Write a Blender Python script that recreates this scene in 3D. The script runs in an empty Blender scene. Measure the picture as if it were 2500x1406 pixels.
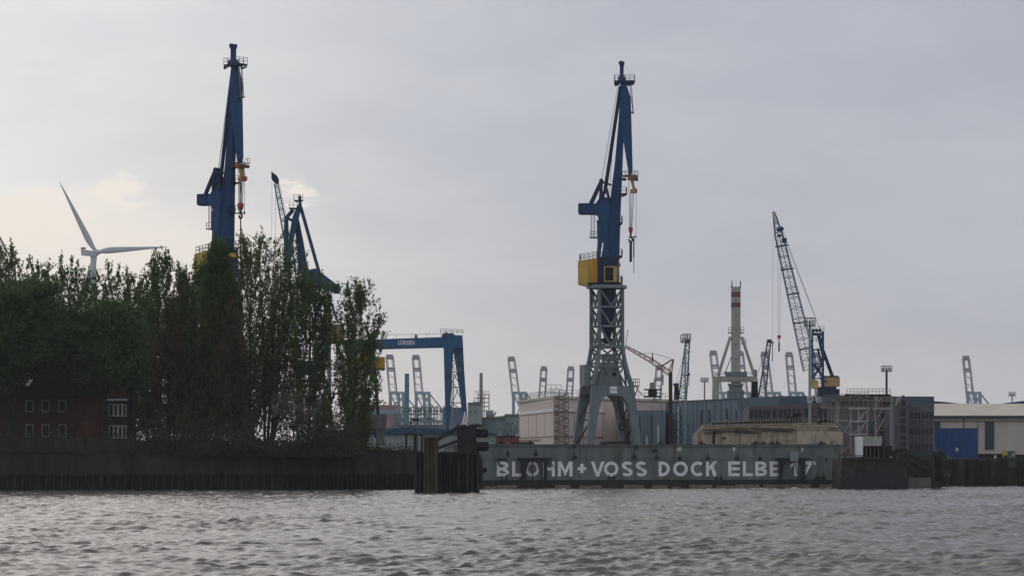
import bpy, math, random
import numpy as np
from mathutils import Vector, Matrix
R = math.radians
random.seed(4)
SC = bpy.context.scene
COL = SC.collection
F = 7500.0          # focal length in photo pixels (2500 wide)
EYE = 5.0           # eye height over the water
HZ = 1115.0         # photo row of the horizon
LAND = 4.8          # height of the quay ground

def at(px, py, Y):
    """point of the place seen at photo position px, py when it stands Y metres away"""
    return Vector(((px - 1250.0) * Y / F, Y, EYE + (HZ - py) * Y / F))
def ax(px, Y): return (px - 1250.0) * Y / F
def az(py, Y): return EYE + (HZ - py) * Y / F

# ------------------------------------------------------------------ materials
def nodes_of(m):
    m.use_nodes = True
    nt = m.node_tree
    return nt, nt.nodes, nt.links, nt.nodes['Principled BSDF']

def mat(name, col, rough=.65, var=.28, scale=.5, streak=True, metal=0.0, col2=None, stain=.0, spec=.18):
    m = bpy.data.materials.new(name)
    nt, N, L, b = nodes_of(m)
    tc = N.new('ShaderNodeTexCoord'); mp = N.new('ShaderNodeMapping')
    mp.inputs['Scale'].default_value = (scale, scale, scale * (.18 if streak else 1))
    L.new(tc.outputs['Object'], mp.inputs['Vector'])
    n = N.new('ShaderNodeTexNoise'); n.inputs['Scale'].default_value = 2.2; n.inputs['Detail'].default_value = 7
    n.inputs['Roughness'].default_value = .65
    L.new(mp.outputs['Vector'], n.inputs['Vector'])
    mr = N.new('ShaderNodeMapRange'); mr.inputs['From Min'].default_value = .3; mr.inputs['From Max'].default_value = .7
    L.new(n.outputs['Fac'], mr.inputs['Value'])
    mx = N.new('ShaderNodeMix'); mx.data_type = 'RGBA'
    c2 = col2 or tuple(min(1, c * (1 + var)) for c in col)
    c1 = tuple(c * (1 - var) for c in col)
    mx.inputs['A'].default_value = (*c1, 1); mx.inputs['B'].default_value = (*c2, 1)
    L.new(mr.outputs['Result'], mx.inputs['Factor'])
    out = mx.outputs['Result']
    if stain:
        n2 = N.new('ShaderNodeTexNoise'); n2.inputs['Scale'].default_value = 1.1; n2.inputs['Detail'].default_value = 9
        mp2 = N.new('ShaderNodeMapping'); mp2.inputs['Scale'].default_value = (scale * 1.7, scale * 1.7, scale * .35)
        mp2.inputs['Location'].default_value = (7, 3, 1)
        L.new(tc.outputs['Object'], mp2.inputs['Vector']); L.new(mp2.outputs['Vector'], n2.inputs['Vector'])
        r2 = N.new('ShaderNodeMapRange'); r2.inputs['From Min'].default_value = .56; r2.inputs['From Max'].default_value = .72
        r2.inputs['To Max'].default_value = stain
        L.new(n2.outputs['Fac'], r2.inputs['Value'])
        m2 = N.new('ShaderNodeMix'); m2.data_type = 'RGBA'; m2.inputs['B'].default_value = (.06, .035, .022, 1)
        L.new(r2.outputs['Result'], m2.inputs['Factor']); L.new(out, m2.inputs['A']); out = m2.outputs['Result']
    L.new(out, b.inputs['Base Color'])
    b.inputs['Roughness'].default_value = rough; b.inputs['Metallic'].default_value = metal
    b.inputs['Specular IOR Level'].default_value = spec
    return m

def stripe_mat(name, cols, scale, rough=.6, band=None):
    """cladding: vertical sheets of differing colours along the facade's own x axis"""
    m = bpy.data.materials.new(name)
    nt, N, L, b = nodes_of(m)
    tc = N.new('ShaderNodeTexCoord'); sp = N.new('ShaderNodeSeparateXYZ'); L.new(tc.outputs['Object'], sp.inputs[0])
    n = N.new('ShaderNodeTexNoise'); n.noise_dimensions = '1D'; n.inputs['Scale'].default_value = scale; n.inputs['Detail'].default_value = 3
    n.inputs['Roughness'].default_value = .8
    L.new(sp.outputs['X'], n.inputs['W'])
    cr = N.new('ShaderNodeValToRGB'); cr.color_ramp.interpolation = 'CONSTANT'
    e = cr.color_ramp.elements
    pos = np.linspace(.33, .64, len(cols)); pos[0] = 0
    for i, c in enumerate(cols):
        x = e[i] if i < 2 else e.new(pos[i])
        x.position = pos[i]; x.color = (*c, 1)
    L.new(n.outputs['Fac'], cr.inputs['Fac'])
    out = cr.outputs['Color']
    if band:
        g = N.new('ShaderNodeMath'); g.operation = 'LESS_THAN'; g.inputs[1].default_value = band[0]
        L.new(sp.outputs['Z'], g.inputs[0])
        g2 = N.new('ShaderNodeMath'); g2.operation = 'MULTIPLY'; g2.inputs[1].default_value = band[2]; L.new(g.outputs[0], g2.inputs[0])
        mx = N.new('ShaderNodeMix'); mx.data_type = 'RGBA'; mx.inputs['B'].default_value = (*band[1], 1)
        L.new(g2.outputs[0], mx.inputs['Factor']); L.new(out, mx.inputs['A']); out = mx.outputs['Result']
    L.new(out, b.inputs['Base Color']); b.inputs['Roughness'].default_value = rough
    return m

def leaf_mat(name, c1, c2, trans=.25):
    m = bpy.data.materials.new(name)
    nt, N, L, b = nodes_of(m)
    tc = N.new('ShaderNodeTexCoord')
    n = N.new('ShaderNodeTexNoise'); n.inputs['Scale'].default_value = .45; n.inputs['Detail'].default_value = 4
    L.new(tc.outputs['Object'], n.inputs['Vector'])
    mr = N.new('ShaderNodeMapRange'); mr.inputs['From Min'].default_value = .35; mr.inputs['From Max'].default_value = .65
    L.new(n.outputs['Fac'], mr.inputs['Value'])
    mx = N.new('ShaderNodeMix'); mx.data_type = 'RGBA'
    mx.inputs['A'].default_value = (*c1, 1); mx.inputs['B'].default_value = (*c2, 1)
    L.new(mr.outputs['Result'], mx.inputs['Factor'])
    L.new(mx.outputs['Result'], b.inputs['Base Color'])
    b.inputs['Roughness'].default_value = .7; b.inputs['Specular IOR Level'].default_value = .15
    tr = N.new('ShaderNodeBsdfTranslucent'); L.new(mx.outputs['Result'], tr.inputs['Color'])
    ms = N.new('ShaderNodeMixShader'); ms.inputs['Fac'].default_value = trans
    L.new(b.outputs[0], ms.inputs[1]); L.new(tr.outputs[0], ms.inputs[2])
    L.new(ms.outputs[0], N['Material Output'].inputs['Surface'])
    return m

MT = dict(
    navy=mat('navy_paint', (.009, .040, .116), .6, .22, .5, stain=.25),
    navy2=mat('lighter_navy_paint', (.013, .054, .142), .6, .25, .5, stain=.3),
    darknavy=mat('dark_navy_paint', (.008, .023, .058), .55, .3),
    slate=mat('slate_blue_paint', (.016, .058, .115), .6, .3),
    gantry=mat('gantry_blue_paint', (.012, .075, .175), .6, .2, .3),
    boomblue=mat('blue_boom_paint', (.03, .075, .15), .6, .3),
    yellow=mat('yellow_paint', (.43, .30, .085), .6, .18, .5, stain=.3),
    amber=mat('amber_paint', (.42, .235, .025), .6, .2, .5),
    tan=mat('tan_paint', (.33, .22, .10), .6, .2),
    red=mat('red_paint', (.33, .045, .035), .5, .2),
    rope=mat('rope_steel', (.12, .12, .13), .6, .1),
    rail=mat('galvanised_rail', (.13, .14, .16), .6, .2),
    grey=mat('crane_grey_paint', (.115, .15, .165), .6, .22, .5, stain=.35),
    grey2=mat('light_grey_paint', (.16, .19, .205), .6, .2),
    gate=mat('gate_grey_paint', (.105, .124, .122), .6, .34, .3, stain=.6),
    gatelow=mat('gate_boot_paint', (.018, .02, .022), .7, .4, .4, stain=.3),
    letter=mat('letter_white_paint', (.60, .61, .63), .7, .14, .8),
    white=mat('white_paint', (.62, .63, .65), .6, .08),
    turb=mat('turbine_white_paint', (.40, .42, .46), .45, .05),
    black=mat('black_rubber', (.008, .009, .011), .75, .3),
    dark=mat('dark_steel', (.016, .019, .024), .6, .35, .5, stain=.3),
    pile=mat('weathered_pile_steel', (.008, .009, .010), .85, .5, .7, col2=(.022, .022, .019), stain=.2),
    moss=mat('mossy_pile_steel', (.038, .037, .028), .85, .35, .9, stain=.3),
    quay=mat('dark_quay_concrete', (.016, .018, .018), .9, .4, .22, col2=(.036, .038, .037), stain=.4),
    pontoon=mat('scraped_pontoon_steel', (.009, .010, .010), .85, .5, .45, streak=False, col2=(.045, .042, .038), stain=.5),
    quayr=mat('stained_quay_concrete', (.016, .017, .017), .85, .5, .4, col2=(.058, .056, .05), stain=.5),
    quay2=mat('grey_quay_concrete', (.018, .018, .017), .9, .45, .35, stain=.4),
    concrete=mat('pillar_concrete', (.10, .105, .105), .85, .3, .4, stain=.3),
    stone=mat('buff_masonry', (.285, .245, .185), .85, .34, .35, streak=False, stain=.55),
    stone2=mat('pale_buff_masonry', (.335, .285, .215), .85, .25, .35, streak=False, stain=.45),
    litledge=mat('lit_ledge_stone', (.40, .35, .27), .85, .3, .8, stain=.4),  # brightness of the ledge tops put into the colour
    stonejoint=mat('dark_joint', (.085, .068, .05), .9, .4),
    buff=mat('buff_timber', (.15, .125, .095), .85, .5, .5, streak=False, stain=.6),
    brick=mat('dark_brick', (.044, .025, .020), .9, .35, .6, streak=False),
    brick2=mat('red_brick', (.085, .039, .030), .9, .3, .6, streak=False),
    brickp=mat('purple_brick', (.105, .094, .114), .85, .25, .4, stain=.35),
    plaster=mat('grey_mauve_plaster', (.118, .114, .13), .8, .2, .3, stain=.2),
    lesene=mat('pale_mauve_plaster', (.135, .125, .145), .8, .2, .3),
    roofdark=mat('dark_roof_tile', (.007, .0065, .0065), .95, .35, .6, streak=False, spec=.03),
    roofgreen=mat('dark_roof_felt', (.011, .013, .013), .95, .3, .4, streak=False),
    glass=mat('dark_glass', (.008, .010, .013), .5, .2, spec=.12),
    glassfar=mat('grey_glass', (.032, .034, .045), .5, .25),
    glassb=mat('blue_glass', (.010, .026, .045), .4, .2, spec=.2),
    frame=mat('white_window_frame', (.45, .46, .46), .6, .1),
    framedim=mat('weathered_window_frame', (.26, .25, .23), .7, .15),
    beige=stripe_mat('beige_cladding', [(.44, .365, .345), (.50, .42, .395), (.475, .395, .37), (.52, .445, .415)], 1.1),
    beigew=stripe_mat('warm_lit_wall_and_sheet', [(.46, .365, .295), (.51, .41, .33), (.48, .385, .31)], .8),  # warm light put into the wall colour; a loose sheet shares it
    cladding=stripe_mat('teal_blue_cladding', [(.050, .105, .13), (.080, .15, .17), (.12, .195, .205), (.065, .125, .15), (.035, .065, .08), (.10, .165, .185), (.18, .235, .24)], .6, band=(11.2, (.035, .075, .15), .5)),
    cladlow=stripe_mat('pale_teal_cladding', [(.075, .12, .155), (.10, .155, .18), (.085, .14, .17), (.13, .185, .205)], .6),
    band=mat('blue_grey_fascia', (.050, .092, .124), .6, .14, .2),
    hall=mat('warm_grey_cladding', (.40, .37, .345), .75, .1, .2),
    hallroof=mat('cream_roof_sheet', (.40, .365, .31), .7, .12, .15, stain=.15),
    cobalt=mat('cobalt_sheet', (.013, .053, .165), .55, .12, .2),
    teal=mat('dark_teal_door', (.03, .05, .06), .6, .2),
    pylon=mat('pale_grey_green_paint', (.27, .285, .265), .6, .12, .3, stain=.15),
    redband=mat('dull_red_paint', (.15, .050, .062), .6, .15),
    mauve=mat('haze_paled_boom_paint', (.21, .165, .23), .7, .15),  # distance haze put into the colour: red-brown booms paled to mauve
    skyblue=mat('haze_paled_blue_legs', (.12, .21, .29), .7, .15),  # blue legs, lightened in the colour for distance haze
    pipe=mat('pale_teal_plant', (.13, .19, .205), .7, .25, .2),
    pipe2=mat('grey_green_plant', (.22, .26, .26), .7, .15, .1),
    fadered=mat('faded_red_sheet', (.22, .10, .13), .7, .2, .1),
    rustred=mat('rust_red_sheet', (.18, .06, .05), .75, .3, .3),
    stack=mat('grey_brown_stack', (.20, .18, .19), .7, .15),
    azure=mat('azure_pipe', (.06, .20, .32), .6, .15),
    orange=mat('faded_orange_paint', (.22, .10, .07), .6, .3),
    rust=mat('rust_brown_paint', (.075, .038, .03), .75, .4),
    scaff=mat('scaffold_steel', (.26, .26, .26), .65, .3),
    scaffp=mat('rusty_scaffold', (.20, .15, .14), .7, .3),
    sign=mat('yellow_sign', (.42, .28, .04), .6, .15),
    green=mat('green_container', (.03, .10, .07), .6, .25),
    bark=mat('dark_bark', (.022, .019, .015), .9, .3),
    soil=mat('dark_soil', (.04, .038, .03), .95, .3, .1, streak=False),
    leafp=leaf_mat('poplar_leaf', (.042, .074, .020), (.105, .155, .046), .45),
    leafd=leaf_mat('dark_leaf', (.022, .050, .016), (.066, .112, .036), .36),
    leafg=leaf_mat('olive_leaf', (.028, .056, .015), (.074, .120, .034), .4),
    leafr=leaf_mat('bronze_leaf', (.044, .036, .020), (.086, .070, .034), .38),
    leafw=leaf_mat('pale_blossom', (.05, .052, .036), (.15, .145, .115), .2),
    weed=leaf_mat('rough_weed', (.020, .026, .012), (.052, .054, .028), .2),
)

# ------------------------------------------------------------------ meshes and things
class M:
    """collects shapes in world space for ONE mesh"""
    def __init__(s, T=None): s.v = []; s.f = []; s.T = T
    def add(s, vs, fs):
        n = len(s.v)
        s.v += [tuple(s.T @ Vector(v)) if s.T else tuple(v) for v in vs]
        s.f += [tuple(i + n for i in f) for f in fs]
        return s
    def box(s, x0, x1, y0, y1, z0, z1):
        return s.add([(x0, y0, z0), (x1, y0, z0), (x1, y1, z0), (x0, y1, z0), (x0, y0, z1), (x1, y0, z1), (x1, y1, z1), (x0, y1, z1)],
                     [(3, 2, 1, 0), (4, 5, 6, 7), (0, 1, 5, 4), (1, 2, 6, 5), (2, 3, 7, 6), (3, 0, 4, 7)])
    def pbox(s, px0, px1, py0, py1, Y, d):
        """box seen between two photo columns and rows, front at Y, d deep"""
        return s.box(ax(px0, Y), ax(px1, Y), Y, Y + d, az(py1, Y), az(py0, Y))
    def prism(s, pts, y0, y1):
        """outline in x, z extruded from y0 to y1; y may be a function of z"""
        f0 = y0 if callable(y0) else (lambda z: y0); f1 = y1 if callable(y1) else (lambda z: y1)
        a = sum(pts[i][0] * pts[(i + 1) % len(pts)][1] - pts[(i + 1) % len(pts)][0] * pts[i][1] for i in range(len(pts)))
        if a < 0: pts = pts[::-1]
        n = len(pts)
        vs = [(x, f0(z), z) for x, z in pts] + [(x, f1(z), z) for x, z in pts]
        fs = [tuple(range(n)), tuple(range(2 * n - 1, n - 1, -1))]
        fs += [((i + 1) % n, i, i + n, (i + 1) % n + n) for i in range(n)]
        return s.add(vs, fs)
    def pprism(s, pp, Y, d):
        return s.prism([(ax(x, Y), az(y, Y)) for x, y in pp], Y, Y + d)
    def plan(s, pts, z0, z1):
        a = sum(pts[i][0] * pts[(i + 1) % len(pts)][1] - pts[(i + 1) % len(pts)][0] * pts[i][1] for i in range(len(pts)))
        if a < 0: pts = pts[::-1]
        n = len(pts)
        vs = [(x, y, z0) for x, y in pts] + [(x, y, z1) for x, y in pts]
        return s.add(vs, [tuple(range(n - 1, -1, -1)), tuple(range(n, 2 * n))] + [(i, (i + 1) % n, (i + 1) % n + n, i + n) for i in range(n)])
    def tube(s, p, q, r0, r1=None, n=4, cap=True):
        p = Vector(p); q = Vector(q); r1 = r0 if r1 is None else r1
        d = (q - p)
        if d.length < 1e-6: return s
        d.normalize()
        u = d.cross(Vector((0, 1, 0)) if abs(d.y) < .9 else Vector((1, 0, 0))).normalized(); w = d.cross(u)
        vs = []
        for c, r in ((p, r0), (q, r1)):
            for i in range(n):
                t = 2 * math.pi * (i + .5) / n
                vs.append(c + (u * math.cos(t) + w * math.sin(t)) * r)
        fs = [(i, (i + 1) % n, (i + 1) % n + n, i + n) for i in range(n)]
        if cap: fs += [tuple(range(n - 1, -1, -1)), tuple(range(n, 2 * n))]
        return s.add(vs, fs)
    def bar(s, p, q, w): return s.tube(p, q, w * .7071, None, 4)
    def path(s, pts, r, n=6):
        for a, b in zip(pts, pts[1:]): s.tube(a, b, r, r, n)
        return s
    def pbar(s, a, b, Y, w, Y2=None): return s.bar(at(*a, Y), at(*b, Y2 or Y), w)
    def rail(s, pts, h=1.1, step=1.6, w=.09, rows=2):
        """railing along a polyline of floor points"""
        for a, b in zip(pts, pts[1:]):
            a = Vector(a); b = Vector(b); L = (b - a).length; n = max(1, int(round(L / step)))
            for i in range(n + 1):
                p = a.lerp(b, i / n); s.bar(p, p + Vector((0, 0, h)), w)
            for k in range(rows):
                z = Vector((0, 0, h * (k + 1) / rows)); s.bar(a + z, b + z, w)
        return s
    def lattice(s, p, q, w0, w1, side, n, chord=.16, lace=.08):
        """four-chord lattice boom from p to q"""
        p = Vector(p); q = Vector(q); d = (q - p).normalized(); side = Vector(side).normalized()
        e = d.cross(side).normalized(); side = e.cross(d)
        def c(i, t):
            w = w0 + (w1 - w0) * t
            a = ((-1, -1), (1, -1), (1, 1), (-1, 1))[i]
            return p.lerp(q, t) + side * (a[0] * w / 2) + e * (a[1] * w / 2)
        for i in range(4):
            s.bar(c(i, 0), c(i, 1), chord)
            j = (i + 1) % 4
            for k in range(n):
                t0, t1 = k / n, (k + 1) / n
                a, b = (i, j) if k % 2 else (j, i)
                s.bar(c(a, t0), c(b, t1), lace)
                if k % 3 == 0: s.bar(c(i, t0), c(j, t0), lace)
        return s
    def build(s, name, m, parent=None, base=None, smooth=False):
        o = (parent.get('_o') if parent else None) or base or (0, 0, 0)
        o = Vector(o)
        me = bpy.data.meshes.new(name)
        me.from_pydata([tuple(Vector(v) - o) for v in s.v], [], s.f)
        if smooth:
            for p in me.polygons: p.use_smooth = True
        me.materials.append(MT[m] if isinstance(m, str) else m)
        ob = bpy.data.objects.new(name, me); COL.objects.link(ob)
        ob['_o'] = tuple(o)
        if parent: ob.parent = parent
        else: ob.location = o
        return ob

def tag(o, label, cat=None, group=None, kind=None):
    if label: o['label'] = label
    if cat: o['category'] = cat
    if group: o['group'] = group
    if kind: o['kind'] = kind
    return o
def thing(name, label, cat, base, group=None):
    o = bpy.data.objects.new(name, None); COL.objects.link(o)
    o.location = base; o['_o'] = tuple(base); o.empty_display_size = .5
    return tag(o, label, cat, group)
def np_mesh(name, verts, quads, m, parent=None, base=(0, 0, 0), smooth=False):
    me = bpy.data.meshes.new(name)
    nv, nf = len(verts), len(quads)
    me.vertices.add(nv); me.vertices.foreach_set('co', np.asarray(verts, np.float32).ravel())
    me.loops.add(nf * 4); me.loops.foreach_set('vertex_index', np.asarray(quads, np.int32).ravel())
    me.polygons.add(nf); me.polygons.foreach_set('loop_start', np.arange(0, nf * 4, 4, dtype=np.int32))
    me.polygons.foreach_set('loop_total', np.full(nf, 4, np.int32))
    if smooth: me.polygons.foreach_set('use_smooth', np.ones(nf, bool))
    me.update(calc_edges=True)
    me.materials.append(MT[m] if isinstance(m, str) else m)
    ob = bpy.data.objects.new(name, me); COL.objects.link(ob)
    if parent: ob.parent = parent; ob['_o'] = parent['_o']
    else: ob.location = base
    return ob

# ------------------------------------------------------------------ camera, sky, sun, air
cam = bpy.data.cameras.new('camera'); co = bpy.data.objects.new('camera', cam); COL.objects.link(co)
co.location = (0, 0, EYE); co.rotation_euler = (R(90), 0, 0)
cam.sensor_width = 36; cam.lens = 36 * F / 2500; cam.shift_y = (HZ - 703) / 2500
cam.clip_start = 1; cam.clip_end = 30000
SC.camera = co
SUN_AZ, SUN_EL = R(-24), R(32)      # behind the clouds, to the left beyond the trees
sd = Vector((math.sin(SUN_AZ) * math.cos(SUN_EL), math.cos(SUN_AZ) * math.cos(SUN_EL), math.sin(SUN_EL)))
sl = bpy.data.lights.new('sun', 'SUN'); so = bpy.data.objects.new('sun', sl); COL.objects.link(so)
sl.energy = .6; sl.angle = R(48); sl.color = (1, .94, .86)
so.rotation_euler = (-sd).to_track_quat('-Z', 'Y').to_euler()

W = bpy.data.worlds.new('World'); SC.world = W; W.use_nodes = True
nt = W.node_tree; N = nt.nodes; L = nt.links
for n in list(N): N.remove(n)
def nd(t, **k):
    n = N.new(t)
    for a, b in k.items(): setattr(n, a, b)
    return n
def val(x, sock):
    if isinstance(x, (int, float)): sock.default_value = x
    elif isinstance(x, tuple): sock.default_value = x
    else: L.new(x, sock)
def mth(op, a, b=0.0, c=0.0, clamp=False):
    n = nd('ShaderNodeMath', operation=op, use_clamp=clamp)
    val(a, n.inputs[0]); val(b, n.inputs[1]); val(c, n.inputs[2]); return n.outputs[0]
def smooth(x, lo, hi):
    n = nd('ShaderNodeMapRange', interpolation_type='SMOOTHSTEP'); val(x, n.inputs['Value'])
    n.inputs['From Min'].default_value = lo; n.inputs['From Max'].default_value = hi; return n.outputs['Result']
def mixc(f, a, b, blend='MIX'):
    n = nd('ShaderNodeMix', data_type='RGBA', blend_type=blend); val(f, n.inputs['Factor'])
    for s, x in (('A', a), ('B', b)): val((*x, 1) if isinstance(x, tuple) and len(x) == 3 else x, n.inputs[s])
    return n.outputs['Result']
tc = nd('ShaderNodeTexCoord'); sp = nd('ShaderNodeSeparateXYZ'); L.new(tc.outputs['Generated'], sp.inputs[0])
dx, dy, dz = sp.outputs
el = mth('ARCSINE', dz); azm = mth('ARCTAN2', dx, dy)
sky = nd('ShaderNodeTexSky', sky_type='NISHITA', sun_disc=False, sun_elevation=SUN_EL, sun_rotation=SUN_AZ % (2 * math.pi))
cv = nd('ShaderNodeCombineXYZ'); L.new(azm, cv.inputs[0]); L.new(mth('MULTIPLY', el, 2.6), cv.inputs[1])
def noise(scale, detail, vec=None, off=0, rough=.55):
    m = nd('ShaderNodeMapping'); L.new(vec or cv.outputs[0], m.inputs[0]); m.inputs['Location'].default_value = (off, off * .7, off * .3)
    n = nd('ShaderNodeTexNoise'); L.new(m.outputs[0], n.inputs['Vector']); n.inputs['Scale'].default_value = scale
    n.inputs['Detail'].default_value = detail; n.inputs['Roughness'].default_value = rough
    return n.outputs['Fac']
# an overcast deck: blue-grey, paler and warmer to the left (where the sun is behind it) and near the horizon
deck = mixc(smooth(azm, -.23, .10), (.74, .725, .725), (.445, .46, .522))
deck = mixc(mth('MULTIPLY', smooth(el, .07, .0), .6), deck, mixc(smooth(azm, -.18, .12), (.72, .67, .645), (.505, .50, .525)))
glow = smooth(mth('ADD', mth('MULTIPLY', azm, -1.0), mth('MULTIPLY', el, 1.15)), .17, .36)
deck = mixc(mth('MULTIPLY', glow, .52), deck, (.98, .955, .92))
big = smooth(noise(7, 6), .34, .66)
deck = mixc(mth('MULTIPLY', big, .85), deck, mixc(1.0, deck, (.84, .86, .91), 'MULTIPLY'))
fine = smooth(noise(17, 7, off=5, rough=.6), .42, .68)
deck = mixc(mth('MULTIPLY', fine, .6), deck, mixc(1.0, deck, (1.12, 1.09, 1.05), 'MULTIPLY'))
# lit heaps of cumulus low on the left
dis = mth('MULTIPLY', mth('SUBTRACT', noise(75, 8, off=2, rough=.62), .5), .036)
dis2 = mth('MULTIPLY', mth('SUBTRACT', noise(75, 8, off=9, rough=.62), .5), .022)
def heap(a0, e0, sa, se, lo, hi):
    a = mth('DIVIDE', mth('SUBTRACT', mth('ADD', azm, dis), a0), sa)
    e = mth('DIVIDE', mth('SUBTRACT', mth('ADD', el, dis2), e0), se)
    return smooth(mth('SQRT', mth('ADD', mth('MULTIPLY', a, a), mth('MULTIPLY', e, e))), hi, lo)
h = mth('MAXIMUM', heap(-.158, .0745, .038, .013, .55, 1.1), heap(-.127, .0845, .011, .0065, .5, 1.15))
h = mth('MAXIMUM', h, mth('MULTIPLY', heap(-.0705, .0855, .0075, .0048, .35, 1.2), .95))
h = mth('MAXIMUM', h, mth('MULTIPLY', heap(-.125, .066, .075, .022, .2, 1.2), .8))
deck = mixc(mth('MULTIPLY', h, 1.0), deck, (.84, .775, .71))
# high overhead and behind the viewer the deck is a bit brighter; below the horizon it is dim
deck = mixc(smooth(el, .25, 1.1), deck, (.66, .67, .70))
deck = mixc(smooth(mth('ABSOLUTE', azm), .5, 1.6), deck, (.70, .715, .76))
sk = nd('ShaderNodeVectorMath', operation='SCALE'); L.new(sky.outputs[0], sk.inputs[0]); sk.inputs['Scale'].default_value = .08
fin = mixc(.08, deck, sk.outputs[0])
bg = nd('ShaderNodeBackground'); L.new(fin, bg.inputs['Color']); bg.inputs['Strength'].default_value = 1.05
wo = nd('ShaderNodeOutputWorld'); L.new(bg.outputs[0], wo.inputs['Surface'])
W.cycles.sampling_method = 'MANUAL'; W.cycles.sample_map_resolution = 1024

hm = bpy.data.materials.new('thin_river_haze'); hm.use_nodes = True
N2 = hm.node_tree.nodes; N2.remove(N2['Principled BSDF'])
pv = N2.new('ShaderNodeVolumePrincipled'); pv.inputs['Color'].default_value = (.95, .97, 1, 1); pv.inputs['Density'].default_value = .00005
pv.inputs['Anisotropy'].default_value = .2
hm.node_tree.links.new(pv.outputs[0], N2['Material Output'].inputs['Volume'])
tag(M().box(-3200, 3200, -400, 6300, -6, 215).build('haze', hm), 'thin blue haze over the harbour', kind='stuff')

# ------------------------------------------------------------------ river and land
def make_water():
    rng = np.random.default_rng(11)
    waves = []
    wind = R(-80)
    for l in np.exp(rng.uniform(math.log(.42), math.log(6.5), 130)):
        t = wind + rng.normal(0, .55)
        amp = .0068 * l ** .84 * rng.uniform(.5, 1.3) * (1.0 if l < 2.4 else .62 if l < 4 else .40)
        waves.append((2 * math.pi / l, t, amp, rng.uniform(0, 6.28)))
    gusts = [(2 * math.pi / rng.uniform(14, 60), rng.uniform(0, 6.28), rng.uniform(0, 6.28)) for _ in range(10)]
    def sheet(half, step, y0, y1, grow):      # a grid of river surface; all sheets share one set of waves
        xs = np.arange(-half, half + .01, step); ys = [y0]
        while ys[-1] < y1: ys.append(ys[-1] * grow)
        X, Y = np.meshgrid(xs, np.array(ys)); Z = np.zeros_like(X); DX = np.zeros_like(X); DY = np.zeros_like(X)
        for k, t, amp, ph0 in waves:
            ph = k * (math.cos(t) * X + math.sin(t) * Y) + ph0
            Z += amp * np.cos(ph); s = np.sin(ph)
            DX -= amp * .8 * math.cos(t) * s; DY -= amp * .8 * math.sin(t) * s
        g = sum(np.cos(k * (math.cos(t) * X + math.sin(t) * Y * .6) + p) for k, t, p in gusts)
        g = 1 + .15 * np.clip(g / 2.2, -2, 2)      # gusts make rough and calm patches
        ny, nx = X.shape; i = np.arange(nx * ny).reshape(ny, nx)
        return np.stack([X + DX * g, Y + DY * g, Z * g], -1).reshape(-1, 3), np.stack([i[:-1, :-1], i[:-1, 1:], i[1:, 1:], i[1:, :-1]], -1).reshape(-1, 4)
    V, Q = sheet(64, .13, 104.0, 215, 1.0009)
    V2, Q2 = sheet(122, .27, 214.4, 560, 1.0011)
    Q = np.vstack([Q, Q2 + len(V)]); V = np.vstack([V, V2])
    # calm outer sheets to the sides, behind and beyond, joined in the same surface
    ex = []
    for x0, x1, y0, y1 in ((-3000, 3000, -380, 103.9), (-3000, -122, 103.9, 900), (122, 3000, 103.9, 900), (-122, 122, 560, 900), (-122, -64, 103.9, 215), (64, 122, 103.9, 215)):
        ex += [(x0, y0, -.05), (x1, y0, -.05), (x1, y1, -.05), (x0, y1, -.05)]
    n = len(V); V = np.vstack([V, ex]); Q = np.vstack([Q, np.arange(24).reshape(6, 4) + n])
    m = bpy.data.materials.new('silty_river_water')
    nt, N, L, b = nodes_of(m)
    b.inputs['Base Color'].default_value = (.085, .074, .071, 1); b.inputs['Roughness'].default_value = .13; b.inputs['IOR'].default_value = 1.33
    b.inputs['Specular IOR Level'].default_value = .5
    t = N.new('ShaderNodeTexCoord'); mp = N.new('ShaderNodeMapping'); mp.inputs['Scale'].default_value = (.55, 1.5, 1); mp.inputs['Rotation'].default_value = (0, 0, .2)
    L.new(t.outputs['Object'], mp.inputs[0])
    n1 = N.new('ShaderNodeTexNoise'); n1.inputs['Scale'].default_value = 2.6; n1.inputs['Detail'].default_value = 6; n1.inputs['Roughness'].default_value = .62; L.new(mp.outputs[0], n1.inputs['Vector'])
    bp = N.new('ShaderNodeBump'); bp.inputs['Strength'].default_value = .7; bp.inputs['Distance'].default_value = .10
    L.new(n1.outputs['Fac'], bp.inputs['Height']); L.new(bp.outputs[0], b.inputs['Normal'])
    o = np_mesh('water', V, Q, m, smooth=True)
    tag(o, 'grey choppy river', kind='structure')
make_water()

def quay_pt(px):    # front line of the left quay
    return Vector((ax(px, 452 + 14 * (px + 100) / 1115), 452 + 14 * (px + 100) / 1115, 0))
q0, q1, q2 = quay_pt(-400), quay_pt(690), Vector((ax(1030, 470), 470, 0))
GL = [(-2500, 452), (q0.x, q0.y + 2), (q1.x, q1.y + 2), (q2.x, q2.y + 2), (q2.x, 500), (ax(1120, 502), 502), (ax(2050, 506), 506), (ax(2062, 502), 498),
      (ax(2240, 498), 498), (ax(2240, 524), 524), (2500, 524), (2500, 6200), (-2500, 6200)]
tag(M().plan(GL, -4, LAND).build('ground', 'soil'), 'dark quay ground', kind='structure')
# ------------------------------------------------------------------ the two tall level-luffing cranes
def rotz(p, a): return (p[0] * math.cos(a) - p[1] * math.sin(a), p[0] * math.sin(a) + p[1] * math.cos(a))

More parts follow.
